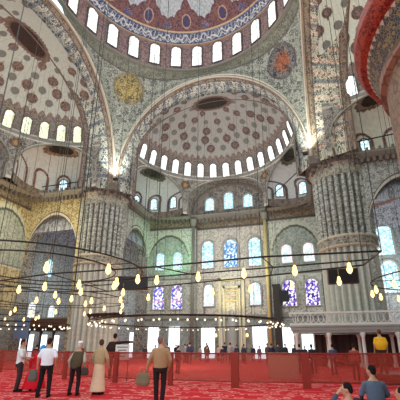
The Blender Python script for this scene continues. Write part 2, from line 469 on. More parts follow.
        p.put((e < 1.0) & (Z > zs + 1), (50, 42, 30) if side != 'far' else (58, 58, 44), (30, 26, 20))
        s = al[None, :] * 3.9 + 0 * Z
        kk = np.mod(al[None, :] / PI * 5 , 1) - .5 + 0 * Z
        ar = np.hypot(kk * 3.0, np.maximum(Z - 21.1, 0) * 1.2)
        ringc = (124, 84, 70) if side != 'far' else (96, 84, 78)
        p.put((ar < 1.02) & (ar > .72) & (Z < 22.3), ringc, (80, 60, 54))
        p.put((Z < 19.5), (120, 108, 96), (80, 70, 62))
        grid('apse_vault', T(P), s, Z, p.C, p.T, M['tile_fine'], ceil)
        bm = bmesh.new(); pts = []
        for a_, thr, z_ in zip(al[::3], tr[::3], ze[::3]):
            tt_ = (TH + thr); pts.append(tuple(T(((R2 - .08) * math.sin(tt_) * sgn, YB + (R2 - .08) * math.cos(tt_), z_))))
        tube(bm, pts, .1, 6); from_bm('apse_moulding', bm, M['mould_grey'], ceil, smooth=True)
    # centre recess: jambs, barrel and end wall
    al = np.linspace(0, PI, 80)
    xs = WC * np.cos(al); zz = zsC + HC * np.sin(al)
    xs = np.concatenate([[WC], xs, [-WC]]); zz = np.concatenate([[18.6], zz, [18.6]])
    w = np.linspace(0, 1, 14)[:, None]
    Y = (YB + np.sqrt(R2 ** 2 - xs ** 2))[None, :] * (1 - w) + 23.2 * w
    P = np.stack([xs[None, :] + 0 * w, Y, zz[None, :] + 0 * w], -1)
    p = Paint(Y.shape, (150, 146, 136), (100, 94, 90))
    grid('recess_vault', T(P), (np.arange(len(xs)) * .2)[None, :] + 0 * w, Y, p.C, p.T, M['tile'], ceil)
    h = np.linspace(0, 1, 40)[:, None]
    xg = np.linspace(-WC, WC, 120)
    top = zsC + HC * np.sqrt(np.clip(1 - (xg / WC) ** 2, 0, 1))
    Z = 19.0 * (1 - h) + top[None, :] * h
    P = np.stack([xg[None, :] + 0 * h, 23.2 + 0 * Z, Z], -1)
    p = Paint(Z.shape, (134, 126, 116), (84, 78, 78))
    p.put((top[None, :] - Z) < .35, (112, 100, 92))
    grid('recess_wall', T(P), xg[None, :] + 0 * h, Z, p.C, p.T, M['tile'], ceil)
    bm = bmesh.new()
    tube(bm, [tuple(T((x, YB + math.sqrt((R2 - .08) ** 2 - x * x), z))) for x, z in zip(xs[1:-1], zz[1:-1])], .12, 6)
    from_bm('apse_moulding', bm, M['mould_grey'], ceil, smooth=True)
for s_ in BAYS: bay(s_)

# ------------------------------------------------------------------ lower walls
WT = 18.8
def curve_path():
    """plan of one bay wall from the pier outward (right half), local coordinates"""
    pts = [(11.2, 11.3), (11.2, 13.5), (11.2, 15.2)]
    pts += [(11.2, y) for y in (19.0, 19.6)]
    for k in range(1, 9):
        a = k / 9 * PI / 2
        pts.append((11.2 - 4.8 * (1 - math.cos(a)), 19.6 + 2.9 * math.sin(a)))
    pts += [(6.4, 22.5), (4.75, 22.8), (4.75, 22.8)]
    return pts
def strip(name, path, z0, z1, paint, parent, T, zlow=None, du=.12, dz=.16, mat='tile_fine'):
    """vertical wall along a plan path; zlow(s) gives an arched lower edge"""
    path = np.asarray(path, float); seg = np.hypot(*np.diff(path, axis=0).T); s = np.concatenate([[0], np.cumsum(seg)])
    S = np.linspace(0, s[-1], max(3, int(s[-1] / du)))
    X = np.interp(S, s, path[:, 0]); Y = np.interp(S, s, path[:, 1])
    lo = np.full(len(S), float(z0)) if zlow is None else np.maximum(z0, np.array([zlow(v) for v in S]))
    v = np.linspace(0, 1, max(3, int((z1 - z0) / dz)))[:, None]
    Z = lo[None, :] * (1 - v) + z1 * v
    P = np.stack([X[None, :] + 0 * v, Y[None, :] + 0 * v, Z], -1)
    p = paint(S[None, :] + 0 * v, Z, lo[None, :] + 0 * v)
    return grid(name, T(P), S[None, :] + 0 * v, Z, p.C, p.T, M[mat], parent, smooth=False)

def wall_paint(tone, tend, bands=True):
    def f(S, Z, LO):
        p = Paint(S.shape, tone, tend)
        if bands:
            for z0, z1, c, t in ((17.7, 18.8, (150, 138, 116), (100, 90, 76)), (17.5, 17.7, (80, 74, 66), None), (10.2, 10.35, (90, 88, 80), None),
                                 (9.9, 10.2, (176, 172, 158), None), (4.9, 5.4, (122, 124, 114), None), (4.75, 4.9, (70, 68, 62), None), (0, 1.4, (120, 120, 112), None)):
                p.put((Z > z0) & (Z < z1), c, t)
            p.put((Z > 1.4) & (Z < 4.75), (142, 146, 138), (118, 122, 116))
            p.put((Z > 5.4) & (Z < 9.9) & (np.mod(S, 2.1) < .14), (96, 96, 88))
        d = Z - LO
        q = LO > .01
        p.put(q & (d < .3), (172, 168, 152)); p.put(q & (d > .3) & (d < .45), (84, 78, 70))
        return p
    return f

walls = {'far': tag(empty('wall_far'), kind='structure'), 'left': tag(empty('wall_left'), kind='structure'), 'right': tag(empty('wall_right'), kind='structure')}
OPC, OPH, OPS, OPA = 18.9, 3.55, 12.0, 16.6      # arched openings in the bay flanks: centre, half width, springing, apex
def pointed(x, c, hw, sp, ap):
    q = abs(x - c) / hw
    if q >= 1: return 0.0
    return sp + (ap - sp) * (1 - q ** 2.0) ** .62
tones = {'far': ((184, 188, 172), (150, 154, 142)), 'left': ((186, 172, 128), (124, 108, 76)), 'right': ((172, 174, 164), (116, 118, 112))}  # left tone holds that bay's warm yellow light in the colour
for side, T in BAYS.items():
    tone, tend = tones[side]; W_ = walls[side]
    for sgn in (-1, 1):
        if (side, sgn) in (('left', -1), ('right', 1)): continue      # the sides behind the camera
        # flank with its pointed opening (kept clear from the pier to the corner curve)
        f = [(11.6 * sgn, 15.1), (11.6 * sgn, 22.5)]
        strip('flank_wall', f, 0, WT, wall_paint(tone, tend, False), W_, T, zlow=lambda s: pointed(15.1 + s, OPC, OPH, OPS, OPA))
        # deep soffit of the opening
        nn = 60; xs = np.linspace(-1, 1, nn); zz = np.array([pointed(OPC + x * OPH * .999, OPC, OPH, OPS, OPA) for x in xs])
        ys = OPC + xs * OPH
        ys = np.concatenate([[ys[0]], ys, [ys[-1]]]); zz = np.concatenate([[0], zz, [0]])
        w = np.linspace(0, 1, 8)[:, None]
        P = np.stack([sgn * (11.6 + 1.5 * w) + 0 * ys[None, :], ys[None, :] + 0 * w, zz[None, :] + 0 * w], -1)
        p = Paint(P.shape[:2], (138, 134, 124), (90, 86, 80))
        grid('opening_soffit', T(P), w * 1.5 + 0 * ys[None, :], zz[None, :] + ys[None, :] + 0 * w, p.C, p.T, M['tile'], W_, smooth=False)
        # outward section with a shallow pointed blind arch over its windows
        c1 = [(11.6 * sgn, 22.5), (4.75 * sgn, 22.85)]
        def niche(S, Z, LO, tone=tone, tend=tend):
            p = wall_paint(tone, tend)(S, Z, LO)
            arch = np.vectorize(lambda s: pointed(s, 3.0, 2.9, 13.2, 16.3))(S)
            inn = (Z < arch) & (Z > 10.35)
            p.put(inn, (150, 158, 146), (128, 134, 122))
            p.put((np.abs(Z - arch - .15) < .17) & (Z > 13) , (70, 74, 62))
            p.put((np.abs(Z - arch - .6) < .28) & (arch > 1), (168, 170, 150))
            return p
        strip('bay_wall', c1, 0, WT, niche, W_, T)
        # return of the centre recess
        strip('recess_return', [(4.75 * sgn, 22.85), (4.75 * sgn, 24.0)], 0, WT, wall_paint(tone, tend), W_, T)
        # cornice walkway above
        cp = [(sgn * x, y) for x, y in curve_path()]
        bm = bmesh.new(); q = [tuple(T((x, y, 0))[:2]) for x, y in cp + [(0, 22.95)]]
        s_ = 1 if sgn > 0 else -1
        sweep(bm, q, [(0.0, 18.55), (.25 * s_, 18.65), (.7 * s_, 18.95), (.7 * s_, 19.1), (-.6 * s_, 19.12), (-1.6 * s_, 19.12), (-1.6 * s_, 18.55)])
        from_bm('cornice', bm, M['mould_grey'], W_)
        # carved brackets under the walkway and a low pierced rail on it
        bmb = bmesh.new(); bmr = bmesh.new()
        qq = np.array(q); sg = np.hypot(*np.diff(qq, axis=0).T); cs = np.concatenate([[0], np.cumsum(sg)])
        nb = int(cs[-1] / .55)
        for j in range(nb):
            ss = (j + .5) * .55; x = np.interp(ss, cs, qq[:, 0]); y = np.interp(ss, cs, qq[:, 1])
            i = min(np.searchsorted(cs, ss), len(qq) - 1); d = qq[i] - qq[i - 1]; d = d / (np.hypot(*d) + 1e-9); nr = np.array([-d[1], d[0]]) * s_
            a = np.array([x, y]) + nr * .2
            box(bmb, a[0] - .14, a[0] + .14, a[1] - .14, a[1] + .14, 18.15, 18.62)
            a = np.array([x, y]) + nr * .6
            box(bmr, a[0] - .09, a[0] + .09, a[1] - .09, a[1] + .09, 19.1, 19.45)
        from_bm('cornice_bracket', bmb, M['bracket'], W_); 
        tube(bmr, [(a_[0], a_[1], 19.5) for a_ in qq], .06, 4)
        from_bm('walkway_rail', bmr, M['bracket'], W_)
    strip('recess_end', [(4.75, 24.0), (-4.75, 24.0)], 0, WT, wall_paint((196, 190, 174), (160, 156, 144)), W_, T)
    strip('outer_wall', [(24.6, 24.4), (10.9, 24.4)], 0, 31.8, wall_paint((160, 164, 162), (124, 126, 124), False), W_, T, du=.2, dz=.3, mat='tile_fine')
    strip('outer_wall', [(-10.9, 24.4), (-24.6, 24.4)], 0, 31.8, wall_paint((160, 164, 162), (124, 126, 124), False), W_, T, du=.2, dz=.3, mat='tile_fine')
# corner chambers get a shallow vault so that no sky shows through the openings
for sx in (-1, 1):
    n = 60; a = np.linspace(-1, 1, n)
    X, Y = np.meshgrid(a, a); Z = 14.6 + 4.0 * np.sqrt(np.clip(1 - np.maximum(abs(X), abs(Y)) ** 2, 0, 1)) ** 1.0
    P = np.stack([sx * (18.2 + 6.4 * X), 18.2 + 6.4 * Y, Z], -1)
    p = Paint(X.shape, (150, 154, 160), (116, 112, 112)); d = np.hypot(X, Y)
    p.put(np.abs(d - .55) < .05, (110, 80, 70)); p.put(d < .14, (90, 70, 60))
    grid('corner_vault', P, X * 6, Y * 6, p.C, p.T, M['tile'], ceil)

# outer shell above the side chambers
bm = bmesh.new()
for x0, x1, y0, y1 in ((-24.6, 24.6, 11.6, 24.6), (-24.6, -11.6, -13, 11.6), (11.6, 24.6, -13, 11.6)): box(bm, x0, x1, y0, y1, 31.8, 32.1)
box(bm, -11, 11, 24.3, 24.6, 18.8, 31.8); box(bm, -24.7, -24.4, -13, 11, 18.8, 31.8); box(bm, 24.4, 24.7, -13, 11, 18.8, 31.8)
from_bm('outer_roof', bm, M['mould_grey'], ceil)
# floor
bm = bmesh.new(); box(bm, -25, 25, -24.6, 25, -.1, 0)
tag(from_bm('floor', bm, M['carpet']), kind='structure')

# ------------------------------------------------------------------ windows
WN = [0]
PROTO = {}
def window_mesh(w, h, glass, frame, lattice=True):
    key = (w, h, glass, frame)
    if key in PROTO: return PROTO[key]
    hw = w / 2; zr = h / 2 - hw
    out = [(-hw, -h / 2), (hw, -h / 2)] + [(hw * math.cos(t), zr + hw * math.sin(t)) for t in np.linspace(0, PI, 13)]
    bm = bmesh.new()
    f = [bm.verts.new((x, .05, z)) for x, z in out]; b = [bm.verts.new((x, -.03, z)) for x, z in out]
    bm.faces.new(f); bm.faces.new(list(reversed(b)))
    for i in range(len(f)): j = (i + 1) % len(f); bm.faces.new((f[i], f[j], b[j], b[i]))
    bmesh.ops.recalc_face_normals(bm, faces=bm.faces)
    g = bpy.data.meshes.new('glass'); bm.to_mesh(g); bm.free(); g.materials.append(M[glass])
    bm = bmesh.new(); tube(bm, [(x * 1.05, .03, z * 1.02) for x, z in out], w * .09, 5, closed=True)
    fr = bpy.data.meshes.new('window_frame'); bm.to_mesh(fr); bm.free(); fr.materials.append(M[frame])
    PROTO[key] = (g, fr); return PROTO[key]
def window(pos, yaw, tilt, w, h, glass='g_clear', frame='frame'):
    """yaw: direction the window faces (into the room), tilt leans the head inward"""
    WN[0] += 1
    e = empty('window_%d' % WN[0], pos); tag(e, kind='structure')
    e.rotation_euler = (tilt, 0, yaw - PI / 2)
    g, fr = window_mesh(w, h, glass, frame)
    link_obj('glass', g, e); link_obj('window_frame', fr, e)
    return e
for k in range(28):
    a = 2 * PI * (k + .5) / 28 + PI / 2
    if math.sin(a) < -.35: continue
    r = RR - .08
    window((r * math.cos(a), r * math.sin(a), 36.0), a + PI, 0, 1.25, 3.1, 'g_clear', 'frame')
for side, kk in (('far', 0), ('left', 1), ('right', -1)):
    T = BAYS[side]
    for k in range(-7, 8):
        q = k + (0 if side == 'far' else .5); a = PI / 2 + q * .195
        if not 0.15 < a < PI - .15: continue
        if side == 'left' and a > PI / 2 + .1: continue
        if side == 'right' and a < PI / 2 - .1: continue
        zc = 25.35; b = math.asin((zc - ZD) / RD); r = R2 * math.cos(b) - .07
        p = T((r * math.cos(a), YB + r * math.sin(a), zc))
        window(tuple(p), a + PI + kk * PI / 2, -R(15), .95, 2.0, 'g_warm' if side == 'left' else 'g_clear', 'frame')
    # apse windows
    TH, HW, W, D, zs, H = apse_geometry()
    for sgn in (-1, 1):
        if side == 'left' and sgn < 0: continue
        if side == 'right' and sgn > 0: continue
        for j, al in enumerate([PI * (i + .5) / 5 for i in range(5)]):
            if side == 'left' and j != 2: continue
            if side == 'right' and j != 1: continue
            n_ = np.array([math.sin(TH), math.cos(TH)]); t_ = np.array([math.cos(TH), -math.sin(TH)])
            C0 = np.array([0, YB]) + R2 * math.cos(HW) * n_
            o = (W - .1) * math.cos(al) * t_ + (D - .1) * math.sin(al) * n_
            nr = math.cos(al) / W * t_ + math.sin(al) / D * n_
            p = C0 + o; yw = math.atan2(nr[1], nr[0] * sgn) + PI
            window(tuple(T((p[0] * sgn, p[1], 20.6))), yw + kk * PI / 2, 0, .95, 1.7, 'g_cyan', 'frame')
# far bay: recess lunette, upper row, stained row, ground row
for x, h in ((-2.75, 2.0), (0, 2.6), (2.75, 2.0)):
    window((x, 23.12, 20.9 + (h - 2) / 2), -PI / 2, 0, 1.3, h, 'g_cyan', 'frame_grey')
for x, g in ((-3.25, 'g_cyan'), (0, 'g_blue'), (3.3, 'g_cyan')):
    window((x, 23.92, 13.75), -PI / 2, 0, 1.75 if x else 2.0, 4.0, g, 'frame_grey')
for x in (-3.1, 3.15):
    window((x, 23.92, 8.1), -PI / 2, 0, 1.5, 3.0, 'g_pale', 'frame_grey')
for x, g, g2 in ((-9.75, 'g_stain', 'g_cyan'), (-7.2, 'g_stain', 'g_cyan'), (7.5, 'g_purple', 'g_pale'), (10.2, 'g_purple', 'g_pale')):
    y = 22.5 + .35 * (11.2 - abs(x)) / 6.45 - .06
    window((x, y, 7.85), -PI / 2, 0, 1.7, 3.3, g, 'frame_grey')
    window((x, y, 12.8), -PI / 2, 0, 1.35, 2.5, g2, 'frame_grey')
# corner chambers
for x, y, yw, z, w, h in ((-18.3, 24.3, -PI / 2, 11.9, 1.3, 2.6), (-20.6, 24.3, -PI / 2, 11.9, 1.0, 2.2), (-24.2, 18, 0, 11.8, 1.2, 2.5),
                    (16.4, 24.3, -PI / 2, 14.2, 2.0, 4.0), (19.4, 24.3, -PI / 2, 14.2, 2.0, 4.0), (16.4, 24.3, -PI / 2, 9.6, 2.0, 4.0), (19.4, 24.3, -PI / 2, 9.6, 2.0, 4.0),
                    (22.4, 24.3, -PI / 2, 14.2, 1.8, 4.0), (22.4, 24.3, -PI / 2, 9.6, 1.8, 4.0), (-24.2, 16.0, 0, 6.0, 1.3, 2.0), (-24.2, 19.6, 0, 6.0, 1.3, 2.0)):
    window((x, y, z), yw, 0, w, h, 'g_cyan' if x > 0 or z > 6 else 'g_pale', 'frame_grey')
# ground-level doors and tall windows of bright daylight
DN = [0]
def doorway(x, y, w, h, yaw=-PI / 2, z0=0, mat='sky_glass'):
    DN[0] += 1
    e = tag(empty('door_%d' % DN[0], (x, y, z0)), kind='structure'); e.rotation_euler = (0, 0, yaw - PI / 2)
    bm = bmesh.new(); box(bm, -w / 2, w / 2, -.02, .04, .1, h); from_bm('door_opening', bm, M[mat], e)
    bm = bmesh.new()
    for x0, x1, a, b in ((-w / 2 - .15, -w / 2, 0, h + .15), (w / 2, w / 2 + .15, 0, h + .15), (-w / 2, w / 2, h, h + .15)):
        box(bm, x0, x1, -.03, .14, a, b)
    for q in (-.0,):
        box(bm, q - .03, q + .03, .04, .07, .1, h)
    from_bm('door_frame', bm, M['frame_grey'], e)
for x in (-10.2, -7.3): doorway(x, 22.45, 1.5, 4.0)
for x in (-3.2, 3.5): doorway(x, 23.93, 1.8, 3.9)
for x in (7.0, 9.2): doorway(x, 22.5, 1.3, 3.7)
for y in (12.4, 14.6, 16.6, 19.0, 21.4): doorway(-24.35, y, 1.3, 3.0, 0)
for x in (-14.2,): doorway(x, 24.3, .8, 3.4)

# mihrab niche on the recess wall
m = tag(empty('prayer_niche', (0, 24.0, 0)), 'tall pale gold framed prayer niche at the centre of the far wall', 'niche')
bm = bmesh.new()
for a, b, c, d in ((-1.75, -1.4, 0, 10.3), (1.4, 1.75, 0, 10.3), (-1.75, 1.75, 9.9, 10.35)): box(bm, a, b, -.3, 0, c, d)
for a, b, c, d in ((-1.15, -.9, 0, 9.2), (.9, 1.15, 0, 9.2), (-1.15, 1.15, 8.9, 9.2)): box(bm, a, b, -.22, 0, c, d)
from_bm('niche_frame', bm, plain('pale_gold_stone', (190, 184, 152)), m)
bm = bmesh.new()
for z in (7.2, 7.9, 8.5): box(bm, -.85, .85, -.14, 0, z, z + .12)
from_bm('inscription_panel', bm, M['gold'], m)
bm = bmesh.new(); hw = .75
lathe(bm, [(hw, 0), (hw, 4.0), (.66, 4.6), (.4, 5.4), (.12, 6.2), (.02, 7.0)], 20, 0, .1)
from_bm('niche_hood', bm, M['marble_grey'], m)
for x in (-1.28, 1.28):
    bm = bmesh.new(); lathe(bm, [(.1, 0), (.1, 3.6), (.15, 3.8)], 10, x, -.45)
    from_bm('colonnette', bm, M['marble'], m)

# added recess corner columns; the gold one has yellow light put in its colour
def pilaster(x, y, mat, label):
    o = tag(empty('corner_column', (x, y, 0)), label, 'column')
    bm = bmesh.new(); lathe(bm, [(.22, .5), (.2, 17.6)], 14); from_bm('shaft', bm, M[mat], o, smooth=True)
    bm = bmesh.new(); lathe(bm, [(.3, 17.6), (.5, 18.3), (.52, 18.5)], 14); from_bm('capital', bm, M['mould_grey'], o)
    bm = bmesh.new(); lathe(bm, [(.48, 0), (.45, .3), (.33, .5)], 14); from_bm('base', bm, M['mould_grey'], o)
pilaster(4.95, 22.45, 'gold', 'slender gilded corner column right of the blue centre windows on the far wall')
pilaster(-4.95, 22.45, 'mould_grey', 'slender grey corner column left of the blue centre windows on the far wall')
bm = bmesh.new(); box(bm, -.42, .42, -.12, .12, 0, 8.6); box(bm, -.5, .5, -.16, .16, 8.6, 8.9)
tag(from_bm('dark_pilaster', bm, M['dark'], loc=(5.95, 22.3, 0)), 'tall dark wooden panel standing beside the gilded corner column', 'panel')

# ------------------------------------------------------------------ great piers
def flute(z0, z1, r0, r1, n, depth, tone, tend, name, parent, patterned):
    nu = n * 10 + 1; nv = int((z1 - z0) / .14) + 2
    a = np.linspace(0, 2 * PI, nu)[None, :]; z = np.linspace(z0, z1, nv)[:, None]
    q = np.abs(np.sin(a * n / 2)); r = r0 + (r1 - r0) * (z - z0) / (z1 - z0) + depth * (q - .5)
    P = np.stack([r * np.cos(a), r * np.sin(a), z + 0 * r], -1)
    p = Paint(r.shape, tone, tend)
    if patterned:
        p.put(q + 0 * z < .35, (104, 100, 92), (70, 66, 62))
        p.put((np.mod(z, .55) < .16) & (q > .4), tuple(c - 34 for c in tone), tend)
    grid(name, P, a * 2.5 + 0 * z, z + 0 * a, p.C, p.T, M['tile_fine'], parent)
def pier(x, y, label):
    e = tag(empty('great_pillar', (x, y, 0)), label, 'pillar', None)
    flute(0.0, 10.1, 2.42, 2.36, 26, .42, (172, 172, 160), (172, 172, 160), 'lower_shaft', e, False)
    bm = bmesh.new(); lathe(bm, [(2.6, 0), (2.75, .1), (2.75, .7), (2.5, .9)], 56); from_bm('base', bm, M['marble_grey'], e)
    # band
    nu = 240; a = np.linspace(0, 2 * PI, nu)[None, :]
    prof = np.array([(2.45, 10.1), (2.75, 10.2), (2.78, 10.3), (2.72, 10.35), (2.72, 11.0), (2.8, 11.1), (2.8, 11.25), (2.5, 11.3)])
    r = prof[:, 0][:, None]; z = prof[:, 1][:, None]
    P = np.stack([r * np.cos(a), r * np.sin(a), z + 0 * a], -1)
    p = Paint(P.shape[:2], (150, 146, 130), (92, 86, 74)); 
    p.put((np.arange(8)[:, None] < 3) | (np.arange(8)[:, None] > 4), (176, 168, 146))
    grid('shaft_band', P, a * 2.7 + 0 * z, z + 0 * a, p.C, p.T, M['tile_fine'], e, smooth=False)
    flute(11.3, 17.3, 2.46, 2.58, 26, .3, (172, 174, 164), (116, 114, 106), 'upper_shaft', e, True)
    # capital
    prof = np.array([(2.55, 17.3), (2.7, 17.4), (2.7, 17.55), (2.62, 17.6), (2.75, 18.1), (3.0, 18.6), (3.25, 18.8), (3.3, 19.0), (3.3, 19.2), (2.3, 19.25)])
    r = prof[:, 0][:, None]; z = prof[:, 1][:, None]
    P = np.stack([r * np.cos(a), r * np.sin(a), z + 0 * a], -1)
    p = Paint(P.shape[:2], (164, 160, 144), (120, 112, 98)); 
    grid('capital', P, a * 2.9 + 0 * z, z + 0 * a, p.C, p.T, M['tile_fine'], e, smooth=False)
    bm = bmesh.new()
    for k in range(48):
        t = 2 * PI * k / 48; c, s = 3.22 * math.cos(t), 3.22 * math.sin(t)
        box(bm, c - .1, c + .1, s - .1, s + .1, 18.45, 18.85)
        c, s = 3.2 * math.cos(t), 3.2 * math.sin(t); box(bm, c - .08, c + .08, s - .08, s + .08, 19.2, 19.5)
    from_bm('capital_bracket', bm, M['bracket'], e)
    return e
pier(-13.6, 13.6, 'huge round fluted pillar rising on the left behind the standing visitors')
pier(13.6, 13.6, 'huge round fluted pillar on the right with a carved band above the raised platform')
# corner blocks carry the arch feet down to the pillar tops
for sx in (-1, 1):
    bm = bmesh.new(); 
    prof = [(sx * 10.7, 12.4), (sx * 10.7, 10.7), (sx * 12.4, 10.7)]
    vs = []
    for z in (18.6, 19.4): vs.append([bm.verts.new((x, y, z)) for x, y in prof + [(sx * 13.6, 13.6)]])
    bm.faces.new(vs[0]); bm.faces.new(vs[1])
    for i in range(4): bm.faces.new((vs[0][i], vs[0][(i + 1) % 4], vs[1][(i + 1) % 4], vs[1][i]))
    tag(from_bm('trim_%d' % (1 if sx < 0 else 2), bm, M['bracket']), kind='structure')

# near right pillar: plain shaft with a flaring painted collar seen from below
e = tag(empty('near_pillar', (13.6, -13.6, 0)), 'nearest brown stone pillar at the right edge with red rimmed blue painted collar', 'pillar')
a = np.linspace(0, 2 * PI, 301)[None, :]
def ringset(name, prof, tone, tend, mat='tile_fine', parent=e):
    pr = np.array(prof); t = np.linspace(0, len(pr) - 1, 40)
    r = np.interp(t, np.arange(len(pr)), pr[:, 0])[:, None]; z = np.interp(t, np.arange(len(pr)), pr[:, 1])[:, None]
    P = np.stack([r * np.cos(a), r * np.sin(a), z + 0 * a], -1)
    p = Paint(P.shape[:2], tone, tend)
    return P, p, a * 2.6 + 0 * z, np.cumsum(np.hypot(np.gradient(r[:, 0]), np.gradient(z[:, 0])))[:, None] + 0 * a
for nm, prof, tone, tend, mt in (('shaft', [(2.55, 0), (2.5, 7.05)], (132, 106, 84), (118, 94, 76), 'tile_soffit'),  # shaft brown has the dim warm light on the stone mixed in
                                 ('collar_moulding', [(2.5, 7.05), (2.62, 7.1), (2.62, 7.3), (2.52, 7.35)], (140, 106, 88), (120, 90, 74), 'tile_big'),
                                 ('inscribed_collar', [(2.52, 7.35), (2.64, 7.6), (2.80, 7.85)], (52, 58, 72), (170, 150, 100), 'tile_near'),
                                 ('red_rim', [(2.80, 7.85), (2.95, 7.9), (3.05, 8.1), (3.03, 8.4), (2.8, 8.5), (2.5, 8.5)], (158, 60, 42), (110, 34, 28), 'tile_near'),
                                 ('upper_shaft', [(2.5, 8.5), (2.5, 18.6)], (168, 166, 156), (118, 114, 106), 'tile_fine')):
    P, p, U, V = ringset(nm, prof, tone, tend)
    grid(nm, P, U, V, p.C, p.T, M[mt], e)
bm = bmesh.new()
for k in range(90):
    t = 2 * PI * k / 90; c, s = math.cos(t), math.sin(t)
    vs = [bm.verts.new(((2.82 - dr) * math.cos(t + dt), (2.82 - dr) * math.sin(t + dt), 7.87 - dr * 1.55)) for dr, dt in ((0, -.022), (0, .022), (.05, 0))]
    vs2 = [bm.verts.new(v.co - Vector((c * .02, s * .02, .02))) for v in vs]
    bm.faces.new(vs); bm.faces.new(vs2[::-1])
    for i in range(3): bm.faces.new((vs[i], vs[(i + 1) % 3], vs2[(i + 1) % 3], vs2[i]))
from_bm('collar_scallop', bm, M['mould'], e)
# ------------------------------------------------------------------ raised platform on the right, side gallery
e = tag(empty('raised_platform', (12.3, 9.3, 0)), 'raised marble platform with pierced parapet standing on slim columns in front of the right pillar', 'platform')
X0, X1, Y0, Y1 = -4.4, 7.6, -1.4, 1.2
bm = bmesh.new(); box(bm, X0, X1, Y0, Y1, 2.75, 3.0); box(bm, X0 - .1, X1, Y0 - .12, Y1, 3.0, 3.12); box(bm, X0 + .1, X1, Y0 + .1, Y1, 2.55, 2.75)
from_bm('deck', bm, M['marble_grey'], e)
bm = bmesh.new()
for y in (Y0,):
    box(bm, X0, X1, y - .06, y + .06, 3.12, 3.28); box(bm, X0, X1, y - .08, y + .08, 3.98, 4.12)
box(bm, X0 - .06, X0 + .06, Y0, Y1, 3.12, 3.28); box(bm, X0 - .08, X0 + .08, Y0, Y1, 3.98, 4.12)
from_bm('parapet_rail', bm, M['marble'], e)
# pierced star lattice of the parapet
bm = bmesh.new(); n = 30
for i in range(n):
    cx_ = X0 + .2 + (X1 - X0 - .4) * (i + .5) / n; q = .19
    tube(bm, [(cx_ + q * math.cos(t), Y0, 3.63 + .33 * math.sin(t)) for t in [k * PI / 4 for k in range(8)]], .03, 4, closed=True)
    box(bm, cx_ - .03, cx_ + .03, Y0 - .03, Y0 + .03, 3.28, 3.98) if i % 3 == 0 else None
from_bm('pierced_parapet', bm, M['marble'], e)
for x in (-4.0, -1.6, .8, 3.2, 5.6):
    for y in (Y0 + .25, Y1 - .25):
        bm = bmesh.new(); lathe(bm, [(.2, 0), (.2, .15), (.13, .3), (.12, 2.2), (.2, 2.4), (.22, 2.55)], 12, x, y)
        from_bm('column', bm, M['marble'], e, smooth=True)

def gallery(loc, rz, length, label, posts):
    g = tag(empty('gallery', loc, rz), label, 'gallery')
    bm = bmesh.new(); box(bm, 0, length, 0, 3.0, 3.2, 3.5); box(bm, 0, length, -.1, .1, 3.5, 3.65); from_bm('gallery_floor', bm, M['dark'], g)
    bm = bmesh.new(); box(bm, 0, length, -.05, .05, 3.65, 4.55); from_bm('parapet', bm, M['brown'], g)
    bm = bmesh.new(); box(bm, 0, length, -.1, .1, 4.55, 4.7); from_bm('handrail', bm, M['mould_grey'], g)
    for i in range(posts):
        x = .3 + (length - .6) * i / (posts - 1)
        bm = bmesh.new(); lathe(bm, [(.17, 0), (.12, .3), (.11, 2.7), (.2, 3.2)], 10, x, .2); from_bm('column', bm, M['dark'], g, smooth=True)
    return g
gallery((-24.0, 13.5, 0), 0, 9.2, 'dark wooden gallery on thin posts behind the left pillar', 6)
bm = bmesh.new(); box(bm, -.9, .9, -.05, .05, 2.3, 4.3)
tag(from_bm('notice_cloth', bm, plain('blue_cloth', (96, 112, 140)), loc=(-19.2, 9.6, 0)), 'dull blue hanging cloth panel high at the left edge above the visitors', 'panel')

bm = bmesh.new(); n = 90; vs = []
for k in range(n + 1):
    x = 9.7 + 10.2 * k / n; y = 10.62 + .07 * math.sin(k * 1.3)
    vs.append([bm.verts.new((x, y - .02, .02)), bm.verts.new((x, y - .02, 2.5)), bm.verts.new((x, y + .02, 2.5)), bm.verts.new((x, y + .02, .02))])
for A_, B_ in zip(vs, vs[1:]):
    for j in range(4): bm.faces.new((A_[j], A_[(j + 1) % 4], B_[(j + 1) % 4], B_[j]))
bm.faces.new(vs[0]); bm.faces.new(vs[-1])
tag(from_bm('curtain', bm, plain('dark_curtain', (62, 48, 44), .9)), 'long dark brown pleated curtain closing the space under the raised platform', 'curtain')

